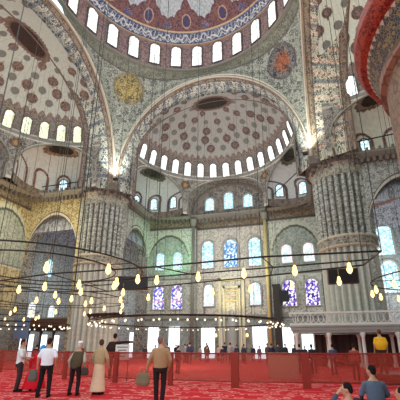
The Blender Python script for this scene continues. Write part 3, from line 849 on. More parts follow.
# ------------------------------------------------------------------ chandeliers
def bulb_parts(parent, x, y, z, drop, big=True, n=[0]):
    bm = bmesh.new(); tube(bm, [(0, 0, 0), (0, 0, -drop + .12)], .012 if big else .02, 4)
    a = from_bm('lamp', bm, M['brass'], parent, (x, y, z))
    bm = bmesh.new()
    if big: lathe(bm, [(.02, .14), (.04, .12), (.055, .03), (.08, -.05), (.055, -.12), (.014, -.16)], 10)
    else: lathe(bm, [(.03, .06), (.07, .02), (.06, -.06), (.02, -.08)], 6)
    b = from_bm('bulb', bm, M['bulb'] if big else M['bulb_white'], a, (0, 0, -drop), smooth=True)
    return a
def cable(parent, x, y, z, top, r=.012):
    bm = bmesh.new(); tube(bm, [(x, y, z), (x, y, top)], r, 4); from_bm('cable', bm, M['wire'], parent)
def chandelier(name, loc, rad, nl, label, drop=.38, rings=(1.0,), ncable=6, top=26, big=True, bar=.023, sector=None, group=None):
    c = tag(empty(name, loc), label, 'chandelier', group)
    bm = bmesh.new()
    for q in rings:
        tube(bm, [(rad * q * math.cos(t), rad * q * math.sin(t), 0) for t in [2 * PI * k / 72 for k in range(72)]], bar, 6, closed=True)
    from_bm('ring', bm, M['iron'], c)
    lo = min(rings)
    for k in range(8 if (len(rings) > 1 or nl < 40) else 0):
        bm = bmesh.new()
        t = 2 * PI * k / 8
        r0 = lo * rad if len(rings) > 1 else .25
        tube(bm, [(r0 * math.cos(t), r0 * math.sin(t), 0), (rad * math.cos(t), rad * math.sin(t), 0)], bar * .6, 4); from_bm('spoke', bm, M['iron'], c)
    for k in range(nl):
        t = 2 * PI * (k + .35) / nl; q = rings[k % len(rings)]
        bulb_parts(c, rad * q * math.cos(t), rad * q * math.sin(t), 0, drop, big)
    for k in range(ncable):
        t = 2 * PI * (k + .5) / ncable
        cable(c, rad * math.cos(t), rad * math.sin(t), 0, top - loc[2])
    return c
# near left ring, the middle frame, right ring
chandelier('ring_chandelier', (.75, -11.2, 4.0), 3.25, 13, 'round iron ring chandelier with warm bulbs hanging nearest on the left', rings=(1.0, .72), ncable=5, top=33)
f = tag(empty('frame_chandelier', (6.5, -9.6, 4.0)), 'long angular iron frame of warm bulbs stretching across the middle of the nave', 'chandelier')
oct_ = [(-9.5, -.1), (-6.0, -.9), (-2.0, -.95), (1.4, -1.35), (4.55, -1.15), (4.35, .5), (1.4, 1.4), (-1.6, 2.1), (-6.2, 3.2), (-9.2, 2.6)]
bm = bmesh.new(); tube(bm, [(x, y, 0) for x, y in oct_], .028, 6, closed=True); from_bm('frame', bm, M['iron'], f)
bm = bmesh.new(); tube(bm, [(-6, .9, 0), (-2, .5, 0), (1.2, .15, 0), (4.4, -.2, 0)], .026, 5); tube(bm, [(-1.6, 2.1, 0), (-1.2, .6, 0), (-2., -.95, 0)], .02, 4)
tube(bm, [(1.4, 1.4, 0), (1.6, 0, 0), (1.4, -1.35, 0)], .02, 4); tube(bm, [(-6.2, 3.2, 0), (-6, -.9, 0)], .02, 4); from_bm('cross_bar', bm, M['iron'], f)
def along(poly, s):
    q = np.array(poly); sg = np.hypot(*np.diff(q, axis=0).T); c = np.concatenate([[0], np.cumsum(sg)]); return float(np.interp(s * c[-1], c, q[:, 0])), float(np.interp(s * c[-1], c, q[:, 1]))
for k in range(10):
    x, y = along(oct_[:5], (k + .4) / 10); bulb_parts(f, x, y, 0, .42)
for k in range(9):
    x, y = along(oct_[5:], (k + .5) / 9); bulb_parts(f, x, y, 0, .42)
for x, y in oct_[1:9]: cable(f, x, y, 0, 27)
# small round chandeliers hung in the nave
chandelier('ring_chandelier', (14.6, -6.0, 4.0), 3.0, 16, 'round iron chandelier of warm bulbs at the right edge in front of the platform', rings=(1.0,), ncable=5, top=27, group=None)
chandelier('ring_chandelier', (-4.4, -4.6, 4.0), 4.2, 16, 'round iron ring chandelier with bulbs hanging behind the nearest left one', rings=(1.0, .7), ncable=5, top=31)
chandelier('ring_chandelier', (-12.8, -1.0, 4.0), 3.6, 14, 'round iron ring chandelier of warm bulbs hanging at the far left edge', rings=(1.0,), ncable=5, top=24)
chandelier('great_chandelier', (-1.0, 9.0, 3.55), 8.3, 84, 'very wide low chandelier ring of small glass lamps in front of the far wall', drop=.28, rings=(1.0, .93), ncable=12, top=25, big=False, bar=.05)
chandelier('great_chandelier', (-16.5, 6.0, 3.5), 4.6, 44, 'low wide ring of small glass lamps at the left beyond the left pillar', drop=.28, rings=(1.0, .9), ncable=6, top=24, big=False, bar=.05)

# ornamental lamp holders standing up from the great ring: ostrich-egg like cups
c = tag(empty('lamp_cluster', (-6.9, 3.9, 3.62)), 'row of dark upturned lamp holders on the far chandelier ring left of centre', 'lamp holder')
for k in range(9):
    bm = bmesh.new(); lathe(bm, [(.04, 0), (.05, .12), (.2, .24), (.24, .4), (.12, .46)], 8, k * .38 - .6, -.03 * k + (k % 2) * .1)
    from_bm('holder', bm, M['dark'], c)

# hanging dark loudspeaker panels and the screens
def panel(name, loc, rz, w, h, d, mat, label, tilt=0, top=20):
    e = tag(empty(name, loc, rz), label, 'loudspeaker' if 'speaker' in name else 'screen')
    bm = bmesh.new(); box(bm, -w / 2, w / 2, -d / 2, d / 2, -h / 2, h / 2)
    bmesh.ops.bevel(bm, geom=bm.edges, offset=.02, segments=1, affect='EDGES')
    o = from_bm('casing', bm, M[mat], e); o.rotation_euler = (tilt, 0, 0)
    for s_ in (-1, 1):
        bm = bmesh.new(); tube(bm, [(s_ * w * .35, 0, h / 2 - .02), (s_ * w * .35, 0, top)], .012, 4); from_bm('hanging_wire', bm, M['wire'], e)
    bm = bmesh.new(); box(bm, -w / 2 + .05, w / 2 - .05, -d / 2 - .015, -d / 2, -h / 2 + .05, h / 2 - .05); o = from_bm('front_grille', bm, M['screen'], e); o.rotation_euler = (tilt, 0, 0)
panel('hanging_speaker', (.9, -5.15, 4.55), .40, 1.45, .68, .35, 'brown', 'dark brown box hanging on wires just right of the left pillar', .1)
panel('hanging_speaker', (10.9, -3.0, 4.8), .05, 1.4, .74, .35, 'brown', 'dark brown box hanging on wires in front of the right pillar', .1)
panel('wall_screen', (6.85, 21.6, 7.3), .1, 1.2, 1.35, .12, 'screen', 'small black screen in front of the purple windows left of the right pillar', 0, 9)

# iron tie rods between pillars and walls
def rod(a, b, label):
    a, b = Vector(a), Vector(b); m = (a + b) / 2
    bm = bmesh.new(); tube(bm, [a - m, b - m], .06, 6); tag(from_bm('tie_rod', bm, M['iron'], loc=m), label, 'tie rod')
rod((-13.0, 10.4, 19.9), (-23.8, 10.4, 19.9), 'thin dark iron rod spanning the left bay above the ledge')
rod((4.9, 22.2, 19.7), (11.0, 13.5, 20.6), 'thin dark iron rod running from the far wall to the right pillar top')
rod((14.2, 10.2, 19.9), (24.3, 11.5, 21.6), 'thin dark iron rod leaving the right pillar top toward the right edge')
rod((-16.5, 9.2, 19.8), (-12.2, 10.3, 19.9), 'short dark iron rod beside the left pillar top') if False else None

# free-hanging suspension cables of lamps outside the frame: long vertical lines in the nave and side bays
for i, (x, y) in enumerate([(-17.0, 3.0), (-18.6, 5.2), (-14.0, 4.2), (-15.6, 8.0), (-20.0, 7.2), (-12.6, 6.6), (-10.4, 2.0), (-4.2, 8.2), (-1.0, 14.0), (2.5, 15.0), (4.8, 10.0), (6.8, 13.0), (-5.6, 14.2), (17.0, 6.5), (16.0, 4.0), (15.2, 8.0)]):
    top = ZD + RD * math.sqrt(max(0, 1 - min(1, (max(abs(x) - YB, 0) if abs(x) > 11 else max(y - YB, 0)) / R2) ** 2)) - .8
    if abs(x) < 10.9 and y < 10.9: top = 33
    bot = 3.5 if abs(x) < 11 else 4.0
    bm = bmesh.new(); tube(bm, [(0, 0, 0), (0, 0, top - bot)], .018, 4)
    o = from_bm('suspension_cable', bm, M['wire'], loc=(x, y, bot))
    where = 'left bay' if x < -11 else ('right bay' if x > 11 else 'far nave')
    tag(o, 'long thin vertical steel cable hanging from the vault of the ' + where, 'cable', 'suspension cables of the ' + where)

# floodlights on the ledges
for sx in (-1, 1):
    e = tag(empty('floodlight', (sx * 10.35, 10.3, 19.42)), 'small floodlight shining up from the ledge on the %s pillar top' % ('left' if sx < 0 else 'right'), 'floodlight')
    bm = bmesh.new(); box(bm, -.25, .25, -.15, .15, 0, .3); from_bm('housing', bm, M['iron'], e)
    bm = bmesh.new(); box(bm, -.22, .22, -.12, .12, .3, .34); from_bm('lamp_face', bm, M['bulb_white'], e)
# wall sconces beside the niche
for x in (-2.0, 2.0):
    e = tag(empty('wall_sconce', (x, 23.3, 2.6)), 'small glowing golden sconce on the %s side of the prayer niche' % ('left' if x < 0 else 'right'), 'sconce')
    bm = bmesh.new(); tube(bm, [(0, .6, 0), (0, .1, -.1), (0, 0, .05)], .03, 5); from_bm('bracket', bm, M['brass'], e)
    bm = bmesh.new(); lathe(bm, [(.05, .05), (.16, .15), (.14, .4), (.05, .5)], 8); from_bm('shade', bm, M['bulb'], e)

# ------------------------------------------------------------------ red mesh barrier
pts = [(-14.0, .9), (-10.2, -1.2), (-6.2, -3.0), (-2.9, -4.5), (.4, -5.3), (3.2, -5.6), (6.05, -5.75), (8.85, -5.3), (12.6, -4.6), (16.6, -3.4)]
e = tag(empty('barrier', (6.05, -5.75, 0)), 'long low red mesh barrier with dark red posts crossing the carpet behind the visitors', 'barrier')
H = 1.3
for i, (a, b) in enumerate(zip(pts, pts[1:])):
    a_, b_ = Vector((a[0] - 6.05, a[1] + 5.75, 0)), Vector((b[0] - 6.05, b[1] + 5.75, 0))
    bm = bmesh.new(); d = (b_ - a_).normalized(); n = Vector((-d.y, d.x, 0)) * .012
    vs = [bm.verts.new(p + q + Vector((0, 0, z))) for p in (a_, b_) for z in (.22, H) for q in (n, -n)]
    for fx_ in ((0, 2, 6, 4), (1, 5, 7, 3), (0, 4, 5, 1), (2, 3, 7, 6)): bm.faces.new([vs[k] for k in fx_])
    from_bm('mesh_panel', bm, M['fence'], e)
    bm = bmesh.new(); tube(bm, [a_ + Vector((0, 0, H)), b_ + Vector((0, 0, H))], .035, 6); tube(bm, [a_ + Vector((0, 0, .22)), b_ + Vector((0, 0, .22))], .03, 6)
    from_bm('rail', bm, M['fence_post'], e)
for i, p in enumerate(pts):
    bm = bmesh.new(); x, y = p[0] - 6.05, p[1] + 5.75
    wd = .16 if i in (6, 7) else .1
    box(bm, x - wd, x + wd, y - .06, y + .06, 0.0, H + .05); from_bm('post', bm, M['fence_post'], e)

# white sign board leaning behind the barrier, dark equipment next to it
e = tag(empty('sign_board', (.2, -4.45, 0), .35), 'white board with lines of dark writing standing behind the barrier right of the left pillar', 'sign')
bm = bmesh.new(); box(bm, -.34, .34, -.02, .02, .95, 1.66); from_bm('board', bm, M['paper'], e)
bm = bmesh.new()
for k, wd in enumerate((.26, .2, .25, .17)): box(bm, -wd, wd, -.03, -.02, 1.52 - k * .14, 1.56 - k * .14)
from_bm('writing', bm, M['ink'], e)
for s_ in (-.3, .3):
    bm = bmesh.new(); tube(bm, [(s_, 0, 0), (s_, 0, .95)], .025, 5); from_bm('leg', bm, M['dark'], e)
bm = bmesh.new(); box(bm, -.75, .75, -.4, .4, 0, 1.15); box(bm, -.8, .8, -.45, .45, 1.15, 1.25)
tag(from_bm('shoe_cabinet', bm, plain('pale_wood', (170, 140, 116)), loc=(7.7, -.9, 0)), 'pale low wooden cabinet seen through the red barrier right of centre', 'cabinet')

# ------------------------------------------------------------------ people
def caps(bm, a, b, ra, rb, seg=10):
    a, b = Vector(a), Vector(b); d = b - a; L = max(d.length, 1e-4); d.normalize()
    u = d.orthogonal().normalized(); v = d.cross(u); prof = []
    for k in range(4): t = -PI / 2 + PI / 2 * (k + .3) / 4; prof.append((ra * math.cos(t), ra * math.sin(t)))
    prof.append((ra, 0)); prof.append((rb, L))
    for k in range(1, 4): t = PI / 2 * k / 4; prof.append((rb * math.cos(t), L + rb * math.sin(t)))
    rings = [[bm.verts.new(a + d * h + (u * math.cos(2 * PI * j / seg) + v * math.sin(2 * PI * j / seg)) * r) for j in range(seg)] for r, h in prof]
    for A, B in zip(rings, rings[1:]):
        for j in range(seg): bm.faces.new((A[j], A[(j + 1) % seg], B[(j + 1) % seg], B[j]))
    bm.faces.new(rings[0][::-1]); bm.faces.new(rings[-1])
def ell(bm, c, r, rz=0, rx=0, seg=14):
    m = Matrix.Translation(c) @ Matrix.Rotation(rz, 4, 'Z') @ Matrix.Rotation(rx, 4, 'X') @ Matrix.Diagonal((r[0], r[1], r[2], 1))
    bmesh.ops.create_uvsphere(bm, u_segments=seg, v_segments=max(8, seg * 2 // 3), radius=1, matrix=m)
def loft(bm, rings, seg=18):
    """rings: (cx, cy, z, rx, ry)"""
    rs = [[bm.verts.new((cx + rx * math.cos(2 * PI * j / seg), cy + ry * math.sin(2 * PI * j / seg), z)) for j in range(seg)] for cx, cy, z, rx, ry in rings]
    for A, B in zip(rs, rs[1:]):
        for j in range(seg): bm.faces.new((A[j], A[(j + 1) % seg], B[(j + 1) % seg], B[j]))
    bm.faces.new(rs[0][::-1]); bm.faces.new(rs[-1])
def fuse(name, bm, mat, parent, vox):
    """merge overlapping closed pieces into one continuous skin"""
    bmesh.ops.recalc_face_normals(bm, faces=bm.faces)
    me = bpy.data.meshes.new(name); bm.to_mesh(me); bm.free()
    o = bpy.data.objects.new(name, me); col.objects.link(o)
    md = o.modifiers.new('r', 'REMESH'); md.mode = 'VOXEL'; md.voxel_size = vox; md.use_smooth_shade = True
    sm = o.modifiers.new('s', 'SMOOTH'); sm.iterations = 3; sm.factor = .4
    dg = bpy.context.evaluated_depsgraph_get(); nm = bpy.data.meshes.new_from_object(o.evaluated_get(dg))
    nm.name = name; o.modifiers.clear(); o.data = nm; bpy.data.meshes.remove(me)
    nm.materials.clear(); nm.materials.append(mat); o.parent = parent
    return o
MC = {}
def cm(c, rough=.85):
    if c not in MC: MC[c] = plain('cloth_%d' % len(MC), c, rough, 0, .14, 14, .1)
    return MC[c]
SKIN = plain('skin', (190, 140, 112), .55, 0, .05)
STAND = dict(hip=(0, 0, .92), lean=(0, 0), legs=[((.1, .02, .92), (.11, .05, .50), (.11, 0, .09)), ((-.1, .02, .92), (-.11, .05, .50), (-.12, 0, .09))],
             arms=[((.2, 0, 1.40), (.25, -.02, 1.12), (.25, .06, .87)), ((-.2, 0, 1.40), (-.25, -.02, 1.12), (-.25, .06, .87))])
def person(label, x, y, face, shirt, trousers, hair=(50, 38, 32), scale=1.0, pose=None, vox=.014, z0=0, sleeves='long', extra=None, head_turn=0, head_tilt=0, beard=False, group=None, skirt=None, shoes=(30, 26, 24), girth=1.0):
    p = dict(STAND); p.update(pose or {})
    e = tag(empty('person', (x, y, z0), face), label, 'person', group)
    e.scale = (scale,) * 3
    hip = Vector(p['hip']); lx, ly = p['lean']
    def T_(z, k=1.0):   # torso axis leans with height
        h = (z - .92); return (hip.x + lx * h / .55, hip.y + ly * h / .55)
    dz = hip.z - .92
    def rings(off):
        out = []
        for z, rx, ry in ((.86, .13, .10), (.93, .165, .115), (1.04, .145 * girth, .105 * girth), (1.16, .15 * girth, .11 * girth), (1.28, .175, .12), (1.36, .165, .105), (1.42, .115, .08), (1.47, .065, .06)):
            cx_, cy_ = T_(z); out.append((cx_, cy_, z + dz, rx + off, ry + off))
        return out
    hx, hy = T_(1.60); hz = 1.615 + dz
    H_ = Matrix.Translation((hx, hy + .015, hz)) @ Matrix.Rotation(head_turn, 4, 'Z') @ Matrix.Rotation(head_tilt, 4, 'X')
    def hp(v): return H_ @ Vector(v)
    b = bmesh.new(); loft(b, rings(0))
    nx, ny = T_(1.46); caps(b, (nx, ny, 1.45 + dz), hp((0, -.015, -.06)), .058, .052)
    ell(b, hp((0, -.005, .015)), (.076, .097, .108), head_turn, head_tilt); ell(b, hp((0, .03, -.055)), (.055, .06, .062), head_turn, head_tilt)   # skull, jaw
    if vox < .02:
        caps(b, hp((0, .09, .02)), hp((0, .112, -.018)), .011, .016, 8)                  # nose
        for s_ in (-1, 1):
            ell(b, hp((s_ * .078, -.005, -.005)), (.012, .022, .034), head_turn, 0, 8)   # ears
            ell(b, hp((s_ * .03, .083, .028)), (.020, .012, .008), head_turn, 0, 8)      # brow
        ell(b, hp((0, .085, -.052)), (.026, .014, .012), head_turn, 0, 8)                # lips
    for (s, el, wr) in p['arms']:
        s, el, wr = [Vector(v) + Vector((0, 0, dz if not p.get('abs') else 0)) for v in (s, el, wr)]
        tx, ty = T_(1.40); s = Vector((s.x * .9 + tx, s.y + ty, s.z - .045)) if not p.get('abs') else s
        caps(b, s, el, .052, .04); caps(b, el, wr, .04, .027)
        d = (wr - el).normalized(); side = Vector((0, 1, 0)) - d * d.y; side = side.normalized() if side.length > .1 else Vector((1, 0, 0))
        th_ = d.cross(side)
        palm = wr + d * .05; caps(b, wr + d * .015, wr + d * .08, .03, .034)
        if vox < .02:
            for k, ln in enumerate((.068, .078, .073, .058)):
                o_ = side * (.027 - .018 * k); r0 = palm + d * .035 + o_
                caps(b, r0, r0 + d * ln * .55, .0105, .010, 6); caps(b, r0 + d * ln * .55, r0 + d * ln * .95 + th_ * .02 * (1 if s.x < tx else -1), .010, .008, 6)
            caps(b, wr + d * .03 + side * .025, wr + d * .075 + side * .058, .013, .010, 6)
    for (h, k, an) in p['legs']:
        caps(b, h, k, .078, .052); caps(b, k, an, .052, .036)
        fd = Vector(p.get('foot', (0, 1, 0))); caps(b, Vector(an) + Vector((0, 0, -.045)) - fd * .03, Vector(an) + Vector((0, 0, -.055)) + fd * .15, .035, .03)
    fuse('body', b, SKIN, e, vox)
    # clothing
    b = bmesh.new(); loft(b, [(r[0], r[1], r[2] if i else r[2] + .0, r[3], r[4]) for i, r in enumerate(rings(.022))][0 if not p.get('tuck') else 1:-1])
    for (s, el, wr) in p['arms']:
        s, el, wr = [Vector(v) + Vector((0, 0, dz if not p.get('abs') else 0)) for v in (s, el, wr)]
        tx, ty = T_(1.40); s = Vector((s.x * .9 + tx, s.y + ty, s.z - .045)) if not p.get('abs') else s
        caps(b, (tx, ty, 1.40 + dz), s, .055, .058)
        if sleeves == 'long': caps(b, s, el, .066, .056); caps(b, el, el.lerp(wr, .92), .058, .044)
        elif sleeves == 'short': caps(b, s, s.lerp(el, .75), .066, .064)
        else: caps(b, s, s.lerp(el, .1), .06, .056)
    fuse('shirt', b, cm(shirt), e, vox)
    if sleeves == 'none' and p.get('undersleeve'):
        b = bmesh.new()
        for (s, el, wr) in p['arms']:
            s, el, wr = [Vector(v) for v in (s, el, wr)]; tx, ty = T_(1.40); s = Vector((s.x * .9 + tx, s.y + ty, s.z - .045)); caps(b, s, el, .062, .054); caps(b, el, el.lerp(wr, .9), .054, .042)
        fuse('sleeves', b, cm(p['undersleeve']), e, vox)
    if skirt:
        b = bmesh.new(); loft(b, [(hip.x, hip.y, .1, skirt * 1.0, skirt * .8), (hip.x, hip.y, .5, skirt * .8, skirt * .62), (hip.x, hip.y, .95, .18, .14), (hip.x, hip.y, 1.02, .16, .12)]); fuse('skirt', b, cm(trousers), e, vox)
    else:
        b = bmesh.new(); loft(b, [(hip.x, hip.y, hip.z - .12, .15, .12), (hip.x, hip.y, hip.z, .185, .135), (hip.x, hip.y, hip.z + .1, .165, .125)])
        for (h, k, an) in p['legs']: caps(b, h, k, .098, .072); caps(b, k, Vector(k).lerp(Vector(an), .93), .072, .06)
        fuse('trousers', b, cm(trousers), e, vox)
    for (h, k, an) in p['legs'] if z0 == 0 or True else ():
        b = bmesh.new()
        fd = Vector(p.get('foot', (0, 1, 0))); caps(b, Vector(an) + Vector((0, 0, -.04)) - fd * .04, Vector(an) + Vector((0, 0, -.045)) + fd * .17, .045, .038)
        fuse('shoe', b, cm(shoes), e, vox)
    if hair:
        b = bmesh.new(); ell(b, hp((0, -.022, .034)), (.084, .094, .101), head_turn, head_tilt); ell(b, hp((0, -.05, -.01)), (.072, .06, .075), head_turn, head_tilt)
        if beard: ell(b, hp((0, .045, -.075)), (.052, .055, .05), head_turn, head_tilt)
        fuse('hair', b, cm(hair), e, vox)
    if vox < .02:
        b = bmesh.new()
        for s_ in (-1, 1): ell(b, hp((s_ * .03, .088, .014)), (.012, .009, .007), 0, 0, 8)
        from_bm('eyes', b, M['screen'], e)
    return e
def bag(x, y, z, c, label, w=.34, h=.36, rz=0):
    e = tag(empty('bag', (x, y, z), rz), label, 'bag')
    b = bmesh.new(); loft(b, [(0, 0, -h, w * .40, .07), (0, 0, -h * .8, w * .52, .09), (0, 0, -h * .3, w * .46, .07), (0, 0, -.05, w * .3, .04)], 14)
    fuse('sack', b, cm(c), e, .014)
    b = bmesh.new(); tube(b, [(-.09, 0, -.06), (-.06, 0, .06), (.06, 0, .06), (.09, 0, -.06)], .012, 6); from_bm('handle', b, cm(c), e)

AH = STAND['arms']
# standing visitors, backs to the camera
person('man in white short sleeved shirt and black trousers seen from behind, holding a bag', .55, -10.1, R(18), (226, 228, 232), (34, 30, 32), (52, 36, 30), 1.07, sleeves='short',
       pose=dict(legs=[((.1, .02, .92), (.13, .03, .50), (.15, 0, .09)), ((-.1, .02, .92), (-.13, .03, .50), (-.17, 0, .09))], arms=[((.2, 0, 1.40), (.27, -.03, 1.13), (.22, .1, .93)), ((-.2, 0, 1.40), (-.27, -.04, 1.13), (-.29, .03, .87))]), head_turn=R(-8), girth=1.12)
bag(.14, -10.2, .90, (96, 92, 84), 'grey shoulder bag in the left hand of the man in white shirt', .34, .42)
person('man in pale shirt at far left turned sideways beside the red dress', -1.46, -9.1, R(-55), (214, 214, 212), (60, 50, 52), (56, 40, 34), 1.05, sleeves='short',
       pose=dict(arms=[((.2, 0, 1.40), (.26, .08, 1.14), (.14, .30, 1.12)), ((-.2, 0, 1.40), (-.25, -.02, 1.12), (-.2, .16, .98))]), head_tilt=R(-8))
person('person in long red dress with bright blue headscarf leaning between two men', -1.0, -8.75, R(30), (196, 30, 44), (200, 28, 42), None, .93, skirt=.44,
       pose=dict(lean=(.12, .05), arms=[((.2, 0, 1.38), (.28, .1, 1.12), (.2, .28, 1.0)), ((-.2, 0, 1.38), (-.24, -.05, 1.1), (-.24, .02, .85))]))
b = bmesh.new(); ell(b, (0, 0, 0), (.12, .13, .15)); loft(b, [(0, -.01, -.42, .2, .15), (0, -.01, -.25, .19, .13), (0, 0, -.1, .1, .1), (0, 0, 0, .09, .09)])
hs = fuse('headscarf', b, cm((60, 140, 210)), None, .014); hs.parent = bpy.data.objects['person.002']; hs.location = (.14, .05, 1.62)
person('old man in dark green waistcoat over a pale shirt wearing a white cap', 1.2, -9.45, R(10), (84, 72, 54), (40, 34, 36), (196, 192, 188), 1.0, sleeves='none',
       pose=dict(lean=(.02, .10), undersleeve=(176, 164, 150), arms=[((.2, .05, 1.38), (.28, .04, 1.10), (.22, .16, .88)), ((-.2, .05, 1.38), (-.27, .02, 1.10), (-.24, .1, .86))],
                 legs=[((.1, .02, .92), (.13, .05, .50), (.14, 0, .09)), ((-.1, .02, .92), (-.12, .05, .50), (-.14, 0, .09))]), head_tilt=R(10), girth=1.3)
b = bmesh.new(); loft(b, [(0, 0, 0, .09, .10), (0, 0, .05, .088, .098), (0, 0, .075, .06, .07)]); k = fuse('skull_cap', b, cm((236, 234, 226)), None, .014); k.parent = bpy.data.objects['person.003']; k.location = (.03, .11, 1.69)
person('person in light tan jacket and long cream skirt with short dark hair from behind', 1.87, -9.05, R(-5), (170, 146, 110), (212, 180, 150), (78, 58, 44), 1.05, skirt=.27, girth=1.25, head_turn=R(25),
       pose=dict(arms=[((.21, 0, 1.39), (.29, .02, 1.12), (.25, .14, .9)), ((-.21, 0, 1.39), (-.30, .02, 1.12), (-.27, .12, .88))]))
bag(1.56, -9.42, .95, (70, 60, 54), 'small dark bag held between the man in waistcoat and the tan jacket', .26, .3)
person('grey haired man in tan jacket and dark trousers standing alone at centre left', 4.75, -10.45, R(20), (164, 130, 96), (44, 34, 34), (120, 100, 92), 1.08, girth=1.15,
       pose=dict(arms=[((.2, 0, 1.40), (.27, 0, 1.12), (.22, .1, .92)), ((-.2, 0, 1.40), (-.28, -.03, 1.14), (-.34, .02, .92))],
                 legs=[((.1, .02, .92), (.11, .03, .50), (.08, 0, .09)), ((-.1, .02, .92), (-.09, .05, .50), (-.07, .05, .09))]), head_turn=R(-50), head_tilt=R(12))
bag(4.3, -10.62, .92, (120, 104, 80), 'olive brown carrier bag hanging from the hand of the lone man', .42, .42)
# sitting visitors at the lower right
def sit(h=.12):
    return dict(hip=(0, 0, h), legs=[((.1, .04, h), (.30, .42, h + .05), (.02, .30, .08)), ((-.1, .04, h), (-.30, .42, h + .05), (-.02, .42, .08))])
person('dark haired man in blue grey shirt sitting upright on the carpet at lower right', 10.29, -11.75, R(12), (92, 104, 122), (50, 50, 58), (34, 28, 28), 1.0, pose=dict(sit(.38), lean=(-.02, .04), arms=[((.21, 0, 1.39), (.28, .1, 1.14), (.2, .34, 1.04)), ((-.21, 0, 1.39), (-.28, .1, 1.14), (-.2, .34, 1.04))]), girth=1.15, head_turn=R(35))
person('dark haired man in dark grey shirt sitting with a hand raised to his face', 9.6, -12.97, R(25), (74, 84, 96), (50, 50, 58), (34, 28, 28), 1.0, pose=dict(sit(.12), arms=[((.2, 0, 1.39), (.28, .16, 1.16), (.2, .3, 1.04)), ((-.2, 0, 1.39), (-.34, .16, 1.28), (-.14, .14, 1.52))]), head_turn=R(55), head_tilt=R(-12))
person('dark haired visitor sitting lowest at the right edge of the frame', 10.45, -13.3, R(30), (96, 104, 110), (50, 50, 58), (36, 30, 30), .98, pose=dict(sit(.12)), head_turn=R(30))
# people beyond the barrier
bm = bmesh.new(); box(bm, -1.3, 3.2, -1.0, 1.2, 0, .42)
tag(from_bm('low_dais', bm, M['brown'], loc=(12.9, -2.0, 0)), 'low brown dais behind the barrier at the right edge', 'dais')
person('bald person in bright yellow shirt behind the barrier at the right', 12.24, -2.5, R(10), (232, 176, 44), (60, 50, 44), (90, 66, 50), 1.1, z0=.42, vox=.018, girth=1.5, sleeves='short')
person('person in dull red clothes standing beside the person in yellow', 11.2, -1.3, R(-20), (150, 76, 66), (80, 50, 50), (60, 40, 34), .98, vox=.022)
person('person in dark brown coat stretching one arm to the right by the left pillar', -.75, -3.6, R(15), (56, 40, 34), (44, 34, 32), (50, 36, 32), 1.28, vox=.018, girth=1.5,
       pose=dict(arms=[((.2, 0, 1.42), (.46, .03, 1.40), (.74, .06, 1.40)), ((-.2, 0, 1.40), (-.30, .06, 1.16), (-.24, .2, 1.0))]))
person('small dark dressed person at the far left edge behind the barrier', -10.6, 2.2, R(30), (44, 38, 40), (40, 34, 36), (34, 28, 28), .98, vox=.022)
for x, y, c, l_ in ((8.6, 1.6, (44, 48, 56), 'dark dressed visitor bending behind the barrier at the left end of the platform'), (9.3, 2.0, (40, 40, 46), 'second dark visitor beside the bending one behind the barrier'),
                   (10.4, 1.7, (70, 84, 110), 'slim visitor in blue under the platform edge behind the barrier')):
    person(l_, x, y, .3, c, (40, 40, 46), (36, 30, 28), .98, vox=.022, pose=dict(lean=(0, .2)) if 'bending' in l_[:40] else None)
more = [(-12.6, 10.5, 'dark', 'farthest left beyond the left pillar'), (-5.8, 13.2, 'navy', 'under the dark lamp holders'), (-4.1, 12.2, 'brown', 'before the bright doorway left of the niche'), (-2.7, 13.4, 'grey', 'before the others at the left of the recess'), (-1.6, 11.5, 'navy', 'foremost left of the niche'),
        (-.2, 12.6, 'brown', 'foremost before the niche'), (1.2, 13.1, 'navy', 'foremost right of the niche'), (2.2, 11.9, 'grey', 'before the right doorway of the recess'), (3.3, 12.8, 'navy', 'foremost left of the gilded column'), (5.4, 13.6, 'brown', 'before the dark panel'), (6.0, 11.2, 'navy', 'before the purple windows')]
mc = dict(dark=(50, 50, 56), navy=(44, 52, 74), brown=(84, 66, 56), grey=(120, 120, 124))
crowd = [(-9.0, 17.5, (60, 62, 70)), (-9.6, 19, (60, 60, 66)), (-6.4, 16.5, (70, 66, 68)), (-5.2, 17.5, (40, 44, 52)), (-3.2, 15.6, (52, 56, 70)), (-2.2, 17, (150, 150, 154)), (-1.2, 16, (60, 56, 60)), (-.3, 17.5, (176, 150, 146)), (.7, 16.3, (44, 46, 56)),
         (1.8, 17.2, (60, 60, 70)), (2.7, 15.8, (190, 186, 182)), (3.6, 16.8, (46, 50, 66)), (4.4, 15.5, (80, 80, 90)), (6.2, 16, (60, 66, 74)), (7.0, 14.6, (44, 50, 58)), (7.8, 16.2, (56, 62, 74)), (8.8, 13.4, (50, 60, 80)), (1.35, .32, (60, 50, 56)), (-11.8, 9.5, (96, 60, 56))]
names = {(60, 62, 70): 'slate', (150, 150, 154): 'light grey', (176, 150, 146): 'pinkish', (190, 186, 182): 'white'}
spots = ['beside the far left doorways', 'before the doorway under the left stained windows', 'left of the pale doorway', 'just left of the bright doorway by the niche', 'at the left doorway of the recess', 'left of the prayer niche', 'close left of the prayer niche',
         'straight before the prayer niche', 'close right of the prayer niche', 'right of the prayer niche', 'left of the gilded column', 'below the gilded corner column', 'right below the gilded corner column', 'beside the dark panel', 'left under the purple windows', 'under the purple windows', 'at the left end of the platform', 'behind the lone man', 'left of the dark brown coat']
for x, y, c, s_ in more: crowd.append((x, y, mc[c])); spots.append(s_); names[mc[c]] = c
for (x, y, c), s_ in zip(crowd, spots):
    ad = names.get(c, 'dark')
    person('distant worshipper in %s clothes standing %s' % (ad, s_), x, y, random.uniform(-.6, .6), c, (44, 42, 48), (46, 38, 36), random.uniform(.9, 1.14), vox=.034, group='distant worshippers near the far wall')
